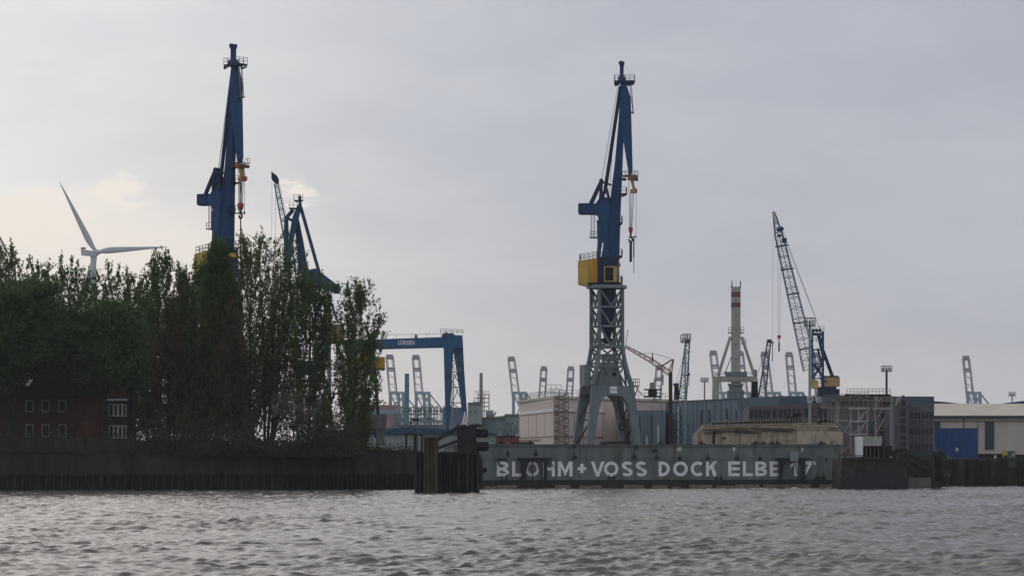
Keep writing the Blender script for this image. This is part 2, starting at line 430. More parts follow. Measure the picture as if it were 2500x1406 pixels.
def dock_crane(label, px, Y, slew, trot, hook=0, tools=True, group=None, hookx=0):
    S = 14.42
    base = Vector((ax(px, Y), Y, LAND + .2))
    root = thing('dock_crane', label, 'crane', base, group)
    TU = Matrix.Translation(base) @ Matrix.Rotation(slew, 4, 'Z')
    TL = Matrix.Translation(base) @ Matrix.Rotation(trot, 4, 'Z')
    c = lambda x, y: ((x - 1483) / S, (1117 - y) / S)
    v = lambda x, y, d=0: (c(x, y)[0], d, c(x, y)[1])
    U = lambda: M(TU)
    D = lambda: M(TL)
    def poly(m, pp, h0, h1=None, yo=0):
        pts = [c(*p) for p in pp]; z0 = min(p[1] for p in pts); z1 = max(p[1] for p in pts); h1 = h0 if h1 is None else h1
        hh = lambda z: h0 + (h1 - h0) * (z - z0) / (z1 - z0)
        return m.prism(pts, lambda z: yo - hh(z), lambda z: yo + hh(z))
    def cbox(m, x0, x1, y0, y1, d0, d1):
        a, b = c(x0, y1), c(x1, y0)
        return m.box(a[0], b[0], d0, d1, a[1], b[1])
    # upper works
    jib = poly(U(), [(1470, 634), (1513, 634), (1517, 505), (1523, 362), (1528, 205), (1516, 205), (1511, 330), (1501, 418), (1496, 455), (1490, 506), (1478, 580)], .72, .26).build('main_jib', 'navy', root)
    e = U()
    for s in (-1, 1):
        e.bar(v(1475, 628, s * .72), v(1498, 470, s * .56), .22)
        e.bar(v(1498, 470, s * .55), v(1520, 225, s * .28), .16)
    e.build('edge_stiffener', 'navy2', jib)
    m = poly(U(), [(1519, 204), (1529, 204), (1541, 240), (1543, 300), (1545, 380), (1546, 418), (1542, 430), (1537, 430), (1535, 418), (1526, 362), (1517, 300), (1513, 255)], .42, .5)
    m.tube(v(1527, 238, -.62), v(1527, 238, .62), .7, None, 12)
    fly = m.build('fly_jib', 'navy2', root)
    m = U()
    cbox(m, 1515, 1524, 160, 206, -.35, .35); poly(m, [(1509, 206), (1532, 206), (1528, 190), (1512, 190)], .8, .5)
    cbox(m, 1514, 1525, 157, 164, -.38, .38); cbox(m, 1512.5, 1515.5, 154, 160, -.45, -.15); cbox(m, 1523, 1526, 154, 160, .15, .45); cbox(m, 1512.5, 1515.5, 155, 160, .15, .45); cbox(m, 1523, 1526, 155, 160, -.45, -.15)
    m.tube(v(1519, 158, -.6), v(1519, 158, .6), .38, None, 10)
    m.build('jib_head', 'navy', root)
    m = U(); cbox(m, 1502, 1551, 201, 205, -1.0, 1.0)
    for x0, x1 in ((1503, 1513), (1533, 1549)):
        for s in (-.9, .9): m.bar(v(x0, 211, s), v(x1, 207, s), .22); m.bar(v(x0, 204, s), v(x0, 212, s), .2)
    pl = m.build('head_platform', 'darknavy', root)
    z = c(0, 201)[1]; m = U()
    for s in (-1.0, 1.0): m.rail([(c(1502, 0)[0], s, z), (c(1551, 0)[0], s, z)], 1.0, .85, .05)
    m.rail([(c(1502, 0)[0], -1.0, z), (c(1502, 0)[0], 1.0, z)], 1.0, 1, .05); m.rail([(c(1551, 0)[0], -1.0, z), (c(1551, 0)[0], 1.0, z)], 1.0, 1, .05)
    m.build('platform_railing', 'rail', pl)
    m = U()
    for d in (-.35, .35): m.bar(v(1539, 206, d), v(1547, 281, d), .09); m.bar(v(1543, 206, d), v(1548, 281, d), .06)
    for i in range(12): t = i / 11; m.bar(v(1539 + 8 * t, 207 + 74 * t, -.35), v(1539 + 8 * t, 207 + 74 * t, .35), .06)
    for i in range(5): t = i / 4; m.bar(v(1539 + 8 * t, 207 + 72 * t), v(1543.5 + 5 * t, 207 + 72 * t), .07)
    cbox(m, 1541, 1549, 277, 279, -.6, .6)
    m.build('jib_ladder', 'rail', root)
    U().tube(v(1516.5, 214), v(1478.5, 470), .3, .34, 8).build('tie_rod', 'darknavy', root)
    m = U()
    for d in (-.5, .5):
        m.bar(v(1470, 444, d), v(1444, 500, d * 2), .5); m.bar(v(1470, 444, d), v(1468, 486, d * 2), .4); m.bar(v(1470, 447, d), v(1494, 454, d), .25)
        m.bar(v(1466, 492, d * 2), v(1482, 462, d), .42); m.bar(v(1482, 462, d), v(1489, 492, d * 2), .4)
    m.tube(v(1470, 444, -.8), v(1470, 444, .8), .35, None, 8)
    m.build('tie_frame', 'darknavy', root)
    m = poly(U(), [(1440, 500), (1456, 500), (1466, 487), (1476, 482), (1490, 489), (1492, 520), (1488, 545), (1466, 545), (1460, 528), (1440, 524)], .85)
    m.build('counterweight_beam', 'navy2', root)
    cw = cbox(U(), 1415, 1446, 499, 524, -1.0, 1.0)
    cbox(cw, 1413.5, 1415.5, 501, 522, -.8, .8)
    cw = cw.build('counterweight', 'navy', root)
    cbox(U(), 1416, 1459, 524.3, 526, -.8, .8).build('underside_strip', 'rust', cw)
    m = U()
    for y in range(528, 582, 5): m.bar(v(1445, y, -.3), v(1453, y, -.3), .06)
    for x in (1445, 1453): m.bar(v(x, 524, -.3), v(x, 582, -.3), .1)
    cbox(m, 1442, 1460, 581, 583.5, -.8, .8)
    m.rail([v(1443, 581, -.75), v(1459, 581, -.75)], .95, .6, .07)
    m.build('counterweight_ladder', 'rail', root)
    m = U()
    m.tube(v(1471, 443), v(1513, 206), .03); m.tube(v(1469, 441, .3), v(1510, 206, .3), .03)
    m.tube(v(1489, 470, .4), v(1499, 330, .4), .05)
    m.build('luffing_rope', 'rope', root)
    m = poly(U(), [(1459, 540), (1490, 540), (1486, 585), (1489, 640), (1478, 640), (1476, 600), (1472, 590), (1464, 640), (1458, 640), (1461, 590)], .75)
    m.build('slewing_frame', 'slate', root)
    m = U(); cbox(m, 1462, 1512, 630, 699, -1.7, 1.7)
    cbox(m, 1474, 1480, 636, 697, -1.85, -1.6); cbox(m, 1504, 1508, 636, 697, -1.85, -1.6)
    m.build('slewing_column', 'darknavy', root)
    for x0, x1, y in ((1516, 1531, 476), (1514, 1520, 546), (1512, 1520, 627)):
        m = U(); cbox(m, x0, x1, y, y + 2.5, -1.3, 1.3); m.bar(v(x1, y + 2), v(x0 - 1, y + 9), .2)
        m.rail([v(x0 + 3, y, -1.2), v(x1, y, -1.2)], 1.05, .6, .07); m.rail([v(x1, y, -1.2), v(x1, y, 1.2)], 1.05, .8, .07)
        m.build('side_landing', 'darknavy', root)
    m = U(); poly(m, [(1414, 640), (1462, 632), (1462, 697), (1440, 703), (1414, 697)], 1.5)
    house = m.build('machine_house', 'yellow', root)
    m = U(); cbox(m, 1441.5, 1463.5, 637, 697, -1.56, -1.44); cbox(m, 1413.4, 1415, 652, 655, -1.6, 1.6)  # more orange face of the house, laid on its front as a flat panel
    m.build('amber_side_panel', 'amber', house)
    m = U(); z = c(0, 637)[1]
    for s in (-1.4, 1.4): m.rail([(c(1418, 0)[0], s, c(0, 639)[1]), (c(1470, 0)[0], s, c(0, 631)[1])], 1.05, .8, .07)
    m.rail([(c(1418, 0)[0], -1.4, c(0, 639)[1]), (c(1418, 0)[0], 1.4, c(0, 639)[1])], 1.05, .9, .07)
    m.build('roof_railing', 'rail', house)
    poly(U(), [(1506, 638), (1513, 640), (1517, 650), (1506, 656)], 1.0).build('lamp_hood', 'amber', root)
    m = U(); cbox(m, 1480, 1511, 655, 658, -3.6, -1.6); cbox(m, 1480, 1511, 690, 693, -3.6, -1.6); cbox(m, 1480, 1482.5, 658, 690, -3.6, -1.6); cbox(m, 1508.5, 1511, 658, 690, -3.6, -1.6); cbox(m, 1482.5, 1508.5, 658, 690, -1.9, -1.6)
    cab = m.build('cab', 'tan', root)
    m = U(); cbox(m, 1482.5, 1503, 658, 690, -3.5, -3.4); m.build('cab_window', 'glass', cab)
    m = U(); cbox(m, 1503, 1508.5, 658, 690, -3.55, -3.4); m.build('cab_panel', 'yellow', cab)
    m = U(); cbox(m, 1492, 1493, 658, 690, -3.6, -3.5); cbox(m, 1482.5, 1503, 674, 675, -3.6, -3.5); m.build('cab_glazing_bar', 'rust', cab)
    m = U(); cbox(m, 1440, 1519, 693.3, 699, -2.6, 2.6)
    m.build('slewing_platform', 'darknavy', root)
    m = U(); m.rail([v(1511, 693, -2.5), v(1519, 693, -2.5), v(1519, 693, 2.5)], 1.1, .7, .07); m.build('slewing_railing', 'rail', root)
    # tip of the fly jib with the ropes and the hook
    m = poly(U(), [(1539, 436), (1547, 436), (1552, 462), (1557, 466), (1556, 474), (1541, 474), (1541, 467), (1546, 464)], .42)
    m.tube(v(1543, 438, -.7), v(1543, 438, .7), .45, None, 10); m.tube(v(1549, 470, -.6), v(1549, 470, .6), .36, None, 10)
    m.build('tip_link', 'tan', root)
    m = U(); cbox(m, 1541, 1546, 466, 474, -.5, .5); cbox(m, 1553, 1557, 464, 473, -.5, .5); cbox(m, 1534, 1556, 437.5, 442, -.75, .75); m.build('tip_sheave', 'red', root)
    m = U()
    for s in (-.9, .9): m.bar(v(1521, 433, s), v(1559, 433, s), .16); m.rail([v(1521, 433, s), v(1536, 433, s)], .8, .5, .06, 1); m.rail([v(1545, 433, s), v(1559, 433, s)], .8, .5, .06, 1)
    cbox(m, 1521, 1530, 438, 443, -.9, .9); cbox(m, 1550, 1559, 437, 444, -.9, .9); m.bar(v(1525, 433), v(1543, 425), .1); m.bar(v(1555, 433), v(1543, 425), .1)
    m.build('tip_platform', 'rust', root)
    hy = hook; hx = hookx; m = U()
    for a, b in ((1537, 1538.5), (1541, 1540.5), (1545, 1542.5), (1549, 1544)):
        for d in (-.18, .18): m.tube(v(a, 442 if a < 1540 else 472, d), v(b + hx, 560 + hy, d), .045)
    m.tube(v(1555, 470), v(1554 + hx, 582 + hy), .04)
    m.build('hoist_rope', 'rope', root)
    m = poly(U(), [(1536.5 + hx, 558 + hy), (1546.5 + hx, 558 + hy), (1546 + hx, 566 + hy), (1543.5 + hx, 573 + hy), (1539 + hx, 573 + hy), (1536.5 + hx, 566 + hy)], .4)
    hk = m.build('hook_block', 'red', root)
    m = U(); m.bar(v(1541.5 + hx, 572 + hy), v(1541.5 + hx, 584 + hy), .3)
    m.path([v(1541.5 + hx + 4.5 * math.sin(t), 588 + hy - 5 * math.cos(t)) for t in np.linspace(.2, 5.2, 9)], .17, 6)
    m.build('hook', 'dark', hk)
    m = U(); m.bar(v(1536 + hx, 581 + hy), v(1555 + hx, 581 + hy), .16); m.bar(v(1554 + hx, 576 + hy), v(1554 + hx, 585 + hy), .14)
    if tools:
        m.bar(v(1541.5 + hx, 592 + hy), v(1541.5 + hx, 642 + hy), .42); m.bar(v(1549 + hx, 583 + hy), v(1549 + hx, 632 + hy), .2); m.bar(v(1549 + hx, 632 + hy), v(1549 + hx, 669 + hy), .1)
    else:
        m.bar(v(1541.5 + hx, 592 + hy), v(1541.5 + hx, 690 + hy), .14)
    m.build('lifting_gear', 'dark', hk)
    # lattice tower
    zc = lambda y: (1117 - y) / S
    D().tube((0, 0, zc(707)), (0, 0, zc(699.3)), 3.42, None, 28).build('ring_platform', 'grey2', root)
    m = D(); m.tube((.1, 0, zc(790)), (.1, 0, zc(707)), 1.2, 1.5, 16); m.tube((.1, 0, zc(842)), (.1, 0, zc(790)), .35, 1.2, 16); m.box(-.9, 1.0, -.5, .5, zc(838), zc(828)); m.build('inner_column', 'darknavy', root)
    h = 2.07; lv = [707, 752, 799, 848]
    cs = [(-h, -h), (h, -h), (h, h), (-h, h)]
    m = D()
    for x, y in cs: m.tube((x, y, zc(850)), (x, y, zc(707)), .33, .31, 8)
    for y in lv[1:]:
        for i in range(4): a, b = cs[i], cs[(i + 1) % 4]; m.bar((*a, zc(y)), (*b, zc(y)), .36 if y != 848 else .55)
    for y0, y1 in zip(lv, lv[1:]):
        for i in range(4):
            a, b = cs[i], cs[(i + 1) % 4]; mid = ((a[0] + b[0]) / 2, (a[1] + b[1]) / 2)
            m.bar((*a, zc(y0)), (*mid, zc(y1 - 3)), .3); m.bar((*b, zc(y0)), (*mid, zc(y1 - 3)), .3)
    m.build('lattice_tower', 'grey', root)
    m = D(); lo = [(-3.45, -2.75), (3.45, -2.75), (3.45, 2.75), (-3.45, 2.75)]; mi = [(a[0] * 1.13, a[1] * 1.08) for a in cs]
    for i in range(4):
        m.tube((*cs[i], zc(848)), (*mi[i], zc(880)), .33, .38, 8); m.tube((*mi[i], zc(880)), (*((mi[i][0] * .55 + lo[i][0] * .45), (mi[i][1] * .55 + lo[i][1] * .45)), zc(915)), .38, .42, 8)
        m.tube((*((mi[i][0] * .55 + lo[i][0] * .45), (mi[i][1] * .55 + lo[i][1] * .45)), zc(915)), (*lo[i], zc(944)), .42, .48, 8)
        j = (i + 1) % 4
        m.bar((*cs[i], zc(850)), (*mi[j], zc(897)), .26); m.bar((*cs[j], zc(850)), (*mi[i], zc(897)), .26)
        m.bar((*mi[i], zc(897)), (*mi[j], zc(897)), .3)
        a = ((lo[i][0] + lo[j][0]) / 2, (lo[i][1] + lo[j][1]) / 2); m.bar((*mi[i], zc(897)), (*a, zc(942)), .26); m.bar((*mi[j], zc(897)), (*a, zc(942)), .26)
    m.build('flared_tower_foot', 'grey', root)
    m = D(); m.box(-1.75, 1.85, -1.3, 1.5, zc(944), zc(908)); m.box(-.9, 1.2, -1.1, 1.3, zc(908), zc(886)); m.box(-.6, 1.4, -1.0, 1.0, zc(884), zc(866))
    mr = m.build('machine_room', 'grey2', root)
    m = D(); m.box(-1.1, -.5, -1.36, -1.28, zc(920), zc(911)); m.box(.5, 1.2, -1.36, -1.28, zc(920), zc(911)); m.build('machine_room_window', 'glass', mr)
    m = D(); m.box(-4.4, -3.2, -1.0, 1.4, zc(944), zc(893)); m.build('side_cabinet', 'grey2', root)
    m = D(); m.box(-3.3, -2.2, -2.4, -.6, zc(850), zc(847.5)); m.rail([(-3.3, -2.4, zc(847.5)), (-2.2, -2.4, zc(847.5))], 1, .5, .07); m.rail([(-3.3, -2.4, zc(847.5)), (-3.3, -.6, zc(847.5))], 1, .6, .07)
    m.box(3.8, 4.9, -2.6, 2.0, zc(946), zc(943)); m.rail([(3.9, -2.6, zc(943)), (4.9, -2.6, zc(943)), (4.9, 2.0, zc(943))], 1.1, .9, .07)
    m.bar((4.8, -2.5, zc(946)), (4.0, -2.5, zc(972)), .16); m.bar((3.0, -2.4, zc(925)), (5.6, -2.4, zc(968)), .12)
    m.build('walkway', 'rail', root)
    # portal of two arched frames
    half = [(0, 12), (3.7, 12), (4.15, 7.8), (5.0, 0), (3.95, 0), (3.0, 6.0), (2.55, 8.3), (2.15, 9.4), (1.6, 10.05), (1.0, 10.3), (0, 10.3)]
    arch = [(x, z) for x, z in half] + [(-x, z) for x, z in half[-2:0:-1]]
    for s in (-1, 1):
        w = lambda z, s=s: s * (2.85 + (12 - z) * .085)
        D().prism(arch, lambda z: w(z) - .42, lambda z: w(z) + .42).build('portal_frame', 'grey', root)
    for x in (-3.4, 3.4):
        m = D(); m.box(x - .35, x + .35, -2.4, 2.4, 10.6, 11.95)
        k = 1 if x > 0 else -1
        for z0, z1 in ((10.4, 6.2), (6.2, 2.0)):
            xa = k * (3.4 + (12 - z0) * .09); xb = k * (3.4 + (12 - z1) * .09); ya = 2.9 + (12 - z0) * .085; yb = 2.9 + (12 - z1) * .085
            m.bar((xa, -ya, z0), (xb, yb, z1), .2); m.bar((xb, -yb, z1), (xb, yb, z1), .22)
        m.build('portal_tie', 'dark', root)
    m = D()
    for i in range(26):
        t = i / 25; m.bar((2.3 + 2.0 * t, .9 + .4 * t, 9.5 - 8.5 * t), (2.9 + 2.0 * t, .9 + .4 * t, 9.5 - 8.5 * t), .1)
    m.bar((2.3, .9, 9.5), (4.3, 1.3, 1), .14); m.bar((2.9, .9, 9.5), (4.9, 1.3, 1), .14); m.bar((2.3, .9, 10.5), (4.3, 1.3, 2), .1)
    m.path([(3.2 + .55 * math.cos(t), 1.2, 5.1 + .55 * math.sin(t)) for t in np.linspace(0, 6.28, 13)], .14, 5)
    m.build('portal_stair', 'dark', root)
    for k, (z0, z1) in enumerate(((zc(953.5), zc(946)), (zc(963), zc(955)))):
        D().box(-.62, .6, -3.45 - .09 * .4, -3.38, z0, z1).build('number_plate', 'white', root)
    for x in (-4.5, 4.5):
        for y in (-3.87, 3.87): D().box(x - .9, x + .9, y - .45, y + .45, -.15, .55).build('bogie', 'dark', root)
    return root

dock_crane('tall navy crane on a grey lattice tower standing behind the lettered dock gate', 1481.5, 520, R(-6), R(17.5), group='tall navy dock cranes')
dock_crane('tall navy crane rising out of the poplars, its foot hidden by trees', 542, 499.5, R(-38), R(17.5), hook=-32, tools=False, group='tall navy dock cranes', hookx=1)

# ------------------------------------------------------------------ blue crane behind the right end of the trees
Y = 600
r = thing('jib_crane', 'slate blue jib crane half hidden behind trees, arm folded to the left', 'crane', (ax(785, Y), Y, LAND))
M().pprism([(726, 500), (736, 500), (716, 580), (704, 665), (690, 665), (703, 590), (714, 530)], Y - .9, 1.8).build('rear_jib_leg', 'slate', r)
M().pprism([(716, 520), (728, 530), (740, 590), (753, 668), (728, 668), (724, 600)], Y + 1.2, 1.6).build('front_jib_leg', 'navy2', r)
m = M(); m.tube(at(734, 505, Y), at(780, 668, Y), .36, None, 8); m.tube(at(716, 512, Y), at(699, 532, Y), .4, None, 8); m.tube(at(699, 530, Y), at(698, 625, Y), .45, None, 8); m.tube(at(701, 532, Y), at(716, 540, Y), .3, None, 8); m.build('tie_rod', 'slate', r)
m = M(); m.pbox(729, 735, 478, 510, Y - .4, .8); m.pbox(717, 739, 488, 490.5, Y - .8, 1.6); m.pbox(706, 736, 507, 510, Y - 1, 2); m.pbar((718, 488), (728, 495), Y, .2); m.pbar((706, 508), (716, 515), Y, .25)
m.rail([at(717, 488, Y - .7), at(739, 488, Y - .7)], 1, .9, .08); m.rail([at(706, 507, Y - .9), at(736, 507, Y - .9)], 1, .9, .08); m.build('jib_head', 'darknavy', r)
M().pprism([(735, 662), (770, 655), (783, 664), (806, 682), (831, 701), (827, 717), (808, 712), (790, 704), (762, 700), (740, 690)], Y - 1.2, 2.4).build('counterweight', 'navy2', r)
m = M()
for a, b in (((772, 700), (768, 800)), ((802, 712), (804, 800)), ((772, 712), (804, 758)), ((804, 712), (770, 758)), ((770, 758), (804, 758)), ((770, 758), (804, 800)), ((800, 712), (826, 790)), ((735, 690), (768, 790))):
    for d in (-1.6, 1.6): m.pbar(a, b, Y + d, .38)
m.build('slewing_frame', 'slate', r)
h = M().pbox(788, 836, 795, 838, Y - 2.4, 4.8).build('machine_house', 'tan', r)
M().pbox(787, 837, 792, 795, Y - 2.5, 5).build('house_roof', 'rust', h)
M().pbox(782, 800, 860, 884, Y - 3, 2).build('cab', 'yellow', r)
m = M(); m.pprism([(768, 843), (774, 836), (800, 836), (806, 843)], Y - 1.8, 3.6); m.tube(at(786, 854, Y), at(786, 843, Y), 1.75, None, 18); m.build('ring_platform', 'grey2', r)
m = M()
for x in (769, 803): 
    for d in (-1.4, 1.4): m.pbar((x, 852), (x - (3 if x < 780 else -3), 1116), Y + d, .75)
for a, b in (((774, 854), (795, 930)), ((797, 854), (788, 930)), ((770, 930), (803, 930)), ((770, 930), (803, 1010)), ((803, 930), (770, 1010)), ((768, 1010), (805, 1010)), ((768, 1010), (805, 1100)), ((805, 1010), (768, 1100))):
    m.pbar(a, b, Y - 1.4, .5); m.pbar(a, b, Y + 1.4, .5)
m.build('tower', 'grey', r)
M().pbox(765, 793, 975, 1118, Y + 2.5, 4).build('tower_core', 'concrete', r)

# lattice jib leaning up behind it
Y = 660
r = thing('lattice_jib_crane', 'thin dark lattice jib with a hammer-shaped head leaning left above the trees', 'crane', (ax(745, Y), Y, LAND))
M().lattice(at(712, 645, Y), at(674, 448, Y), 1.35, .75, (0, 1, 0), 22, .2, .1).lattice(at(735, 880, Y), at(712, 645, Y), 1.5, 1.35, (0, 1, 0), 16, .2, .1).build('lattice_boom', 'boomblue', r)
m = M().pprism([(662, 424), (663, 418), (669, 424), (675, 428), (680, 437), (680, 446), (674, 450), (664, 440)], Y - .7, 1.4); m.tube(at(668, 433, Y - .8), at(668, 433, Y + .8), .55, None, 10); m.build('boom_head', 'darknavy', r)
m = M(); m.tube(at(664, 445, Y), at(663, 640, Y), .04); m.tube(at(673, 450, Y), at(672, 640, Y), .04); m.tube(at(681, 446, Y), at(713, 590, Y), .05); m.tube(at(700, 540, Y), at(745, 760, Y), .05); m.build('rope', 'rope', r)
m = M(); m.pbox(722, 762, 880, 915, Y - 2, 4); m.build('machine_house', 'navy', r)
m = M()
for x in (726, 757):
    for d in (-1.5, 1.5): m.pbar((x, 915), (x, 1117), Y + d, .5)
m.pbar((726, 915), (757, 1010), Y, .4); m.pbar((757, 915), (726, 1010), Y, .4); m.build('portal', 'slate', r)

# crane with the amber machine house on a concrete pillar
Y = 540
r = thing('slewing_crane', 'crane with an amber box house on a concrete pillar beside the last poplar', 'crane', (ax(922, Y), Y, LAND))
m = M(); m.pbar((893, 795), (912, 868), Y, .5); m.pbar((915, 900), (923, 1011), Y, .55); m.pbar((888, 900), (900, 1011), Y + 2.2, .4)
for a, b in (((915, 905), (898, 935)), ((898, 905), (917, 940)), ((917, 940), (897, 975)), ((893, 935), (919, 975)), ((921, 978), (903, 1005)), ((896, 905), (916, 905)), ((898, 940), (918, 940))): m.pbar(a, b, Y + 1.1, .2)
m.build('lattice_mast', 'dark', r)
hs = M().pbox(852, 938, 871, 899, Y - 1.8, 3.6).build('machine_house', 'amber', r)
m = M(); m.pbox(850, 938.5, 899, 901.5, Y - 1.9, 3.8); m.pbox(932, 936, 901.5, 904, Y - 1, 2); m.pbox(925, 926, 871, 899, Y - 1.84, .1); m.build('base_frame', 'rust', hs)
m = M(); m.pbox(886, 908, 850, 871, Y - 1.2, 2.4); m.tube(at(900, 846, Y - .6), at(900, 846, Y + .6), .7, None, 12); m.pbar((876, 852), (918, 850), Y, .3); m.build('winch', 'darknavy', r)
m = M(); m.pbox(904, 943, 1011, 1024, Y - 1.4, 2.8); m.pbox(905, 942, 1024, 1047, Y - 1.3, 2.6); m.build('pillar_cap', 'concrete', r)
m = M().pprism([(918, 1047), (938, 1047), (940, 1118), (917, 1118)], Y - 1.0, 2); m.build('pillar', 'concrete', r)
M().pprism([(908, 1047), (916, 1047), (918, 1070), (913, 1066)], Y - .8, 1.6).build('bracket', 'dark', r)

# ------------------------------------------------------------------ blue gantry crane with the yard's name
Y = 850
r = thing('gantry_crane', 'blue gantry crane with a white-lettered beam and splayed tapering legs', 'crane', (ax(1100, Y), Y, LAND))
b = M().pprism([(842, 830.5), (1084, 822.5), (1084, 848), (842, 854)], Y - 1.6, 3.2).build('girder', 'gantry', r)
m = M(); m.pbox(1078, 1129, 818, 849, Y - 2.2, 1.8); m.pbox(1080, 1108, 813, 819, Y - 2.4, 3); m.build('girder_head', 'gantry', r)
m = M().pprism([(1083, 848), (1107.5, 848), (1101, 960), (1096, 1052), (1088, 1052)], Y - 2.4, 2.0); m.pbox(1083, 1101, 1052, 1117, Y - 3, 3); m.build('leg', 'gantry', r)
m = M().pprism([(1106, 846), (1129.5, 826), (1133, 900), (1143, 1052), (1134, 1052), (1118, 930)], Y + 1.2, 2.0); m.pbox(1130, 1147, 1052, 1117, Y + .8, 3); m.build('leg', 'gantry', r)
m = M().pprism([(844, 854), (874, 853), (868, 960), (864, 1052), (856, 1052)], Y - 2.4, 4.0); m.pbox(852, 868, 1052, 1117, Y - 3, 5); m.build('leg', 'gantry', r)
m = M()
for y, x0, x1 in ((880, 1104, 1122), (908, 1100, 1126), (945, 1098, 1124), (983, 1097, 1130)): m.pbar((x0, y), (x1, y), Y - .2, .28)
for a, c2 in (((1104, 880), (1109, 850)), ((1100, 908), (1118, 870)), ((1124, 908), (1108, 870)), ((1098, 945), (1116, 910)), ((1126, 945), (1108, 912)), ((1098, 1000), (1118, 950)), ((1130, 983), (1105, 930))): m.pbar(a, c2, Y, .22)
m.build('leg_bracing', 'grey', r)
m = M()
for x in (1103, 1107): m.pbar((x, 912), (x, 1052), Y - 3, .22)
for y in range(914, 1052, 5): m.pbar((1103, y), (1107, y), Y - 3, .15)
m.rail([at(1100, 908, Y - 3), at(1126, 908, Y - 3)], 1.1, 1, .12); m.path([at(1107 + 10 * math.cos(t), 1000 + 13 * math.sin(t), Y - 1) for t in np.linspace(0, 6.28, 17)], .14, 5); m.build('stair_tower', 'grey2', r)
m = M()
m.rail([at(1075, 813, Y - 2.2), at(1130, 815, Y - 2.2)], 1.1, 1.6, .13); m.rail([at(930, 825.5, Y - 1.5), at(1078, 822, Y - 1.5)], .9, 4, .1, 1)
m.pbox(1012, 1019, 817, 824, Y - 1, 2); m.pbox(1086, 1093, 811, 815, Y - 1, 2); m.pbox(1100, 1112, 817, 826, Y + .5, 2); m.build('deck_railing', 'rail', r)
def text_mesh(s, size, name, m, parent, loc, sx=1.0, bold=0.0, rot=0.0):
    cu = bpy.data.curves.new('writing', 'FONT'); cu.body = s; cu.size = size; cu.extrude = .02; cu.offset = bold; cu.align_x = 'LEFT'
    o = bpy.data.objects.new('writing', cu); COL.objects.link(o)
    me = bpy.data.meshes.new_from_object(o.evaluated_get(bpy.context.evaluated_depsgraph_get()))
    bpy.data.objects.remove(o)
    T = Matrix.Translation(Vector(loc) - Vector(parent['_o'])) @ Matrix.Rotation(rot, 4, 'Z') @ Matrix.Rotation(R(90), 4, 'X') @ Matrix.Diagonal((sx, 1, 1, 1))
    me.transform(T); me.materials.clear(); me.materials.append(MT[m]); me.name = name
    ob = bpy.data.objects.new(name, me); COL.objects.link(ob); ob.parent = parent; ob['_o'] = parent['_o']
    return ob
text_mesh('LÜRSSEN', 1.62, 'lettering', 'white', b, at(971.5, 841, Y - 1.63) , .72, .035)

# ------------------------------------------------------------------ lattice cranes to the right
Y = 700
r = thing('lattice_boom_crane', 'tall lattice boom crane with a yellow house on the blue building, red hook hanging', 'crane', (ax(2010, Y), Y, LAND))
bm = M().lattice(at(1979, 902, Y), at(1900, 568, Y), 3.2, 1.7, (0, 1, 0), 40, .17, .075)
for t in (0.15, .34, .55, .73, .9): p = at(1979, 902, Y).lerp(at(1900, 568, Y), t); bm.bar(p + Vector((-1.4, 0, -.1)), p + Vector((1.5, 0, .3)), .35)
bm.bar(at(1979, 902, Y), at(1902, 575, Y), .13)
bm.build('lattice_boom', 'boomblue', r)
M().lattice(at(1900, 568, Y), at(1893, 535, Y), 1.4, .8, (0, 1, 0), 4, .22, .12).build('boom_head', 'boomblue', r)
M().lattice(at(1893, 535, Y), at(1888.5, 517, Y), .8, .35, (0, 1, 0), 3, .22, .12).build('boom_tip', 'orange', r)
m = M(); m.tube(at(1901, 561, Y - .9), at(1901, 561, Y + .9), .5, None, 10); m.tube(at(1908, 559, Y - .9), at(1908, 559, Y + .9), .55, None, 10); m.pbox(1910, 1921, 581, 592, Y - .8, 1.6); m.pbox(1899, 1908, 572, 577, Y - .7, 1.4); m.build('sheave', 'navy', r)
m = M()
for x in (1900, 1904): m.tube(at(x + 3 if x > 1900 else 1899, 563, Y), at(x, 819, Y), .05)
m.tube(at(1888, 518, Y), at(1886, 830, Y), .035)
for x, y in ((1918, 590), (1912, 565)):
    for d in (-.7, .7): m.tube(at(x, y, Y + d), at(2001, 802, Y + d), .055)
m.build('rope', 'rope', r)
hk = M().pprism([(1898, 818), (1906.5, 818), (1906.5, 823), (1903.5, 828), (1900.5, 828), (1898, 823)], Y - .3, .6).build('hook_block', 'red', r)
m = M(); m.pbar((1902, 828), (1902, 858), Y, .2); m.pbar((1902, 836), (1902, 858), Y, .34); m.build('lifting_gear', 'dark', hk)
m = M()
for x0, x1 in ((1981.5, 1985.5), (2006.5, 2012)):
    m.pbox(x0, x1, 808, 945, Y - 1.6, .8); m.pbox(x0, x1, 808, 945, Y + .8, .8)
for y in (812, 852, 886, 922): m.pbox(1982, 2011, y, y + (7 if y == 812 else 3), Y - 1.5, .5); m.pbox(1982, 2011, y, y + 3, Y + 1, .5)
for a, c2 in (((1996, 815), (2011, 880)), ((2000, 818), (2011, 850)), ((1996, 850), (2006, 886)), ((1984, 886), (2010, 922)), ((2006, 890), (1986, 920))): m.pbar(a, c2, Y, .45)
m.build('mast_frame', 'navy', r)
m = M(); m.pbar((2011, 855), (2035, 920), Y - .8, .4); m.pbar((2011, 865), (2030, 920), Y + .8, .35); m.build('back_stay', 'darknavy', r)
m = M(); m.rail([at(1981, 808, Y - 1.5), at(2012, 808, Y - 1.5)], 1.0, .9, .1); m.build('mast_railing', 'rail', r); m = M(); m.rail([at(1984, 836, Y - 1.5), at(2002, 836, Y - 1.5)], 1, .8, .1)
m.build('mast_railing', 'rail', r)
for x in (1986, 1994, 2002): M().tube(at(x, 807, Y - .7), at(x, 807, Y + .7), .4, None, 8).build('mast_sheave', 'dark', r)
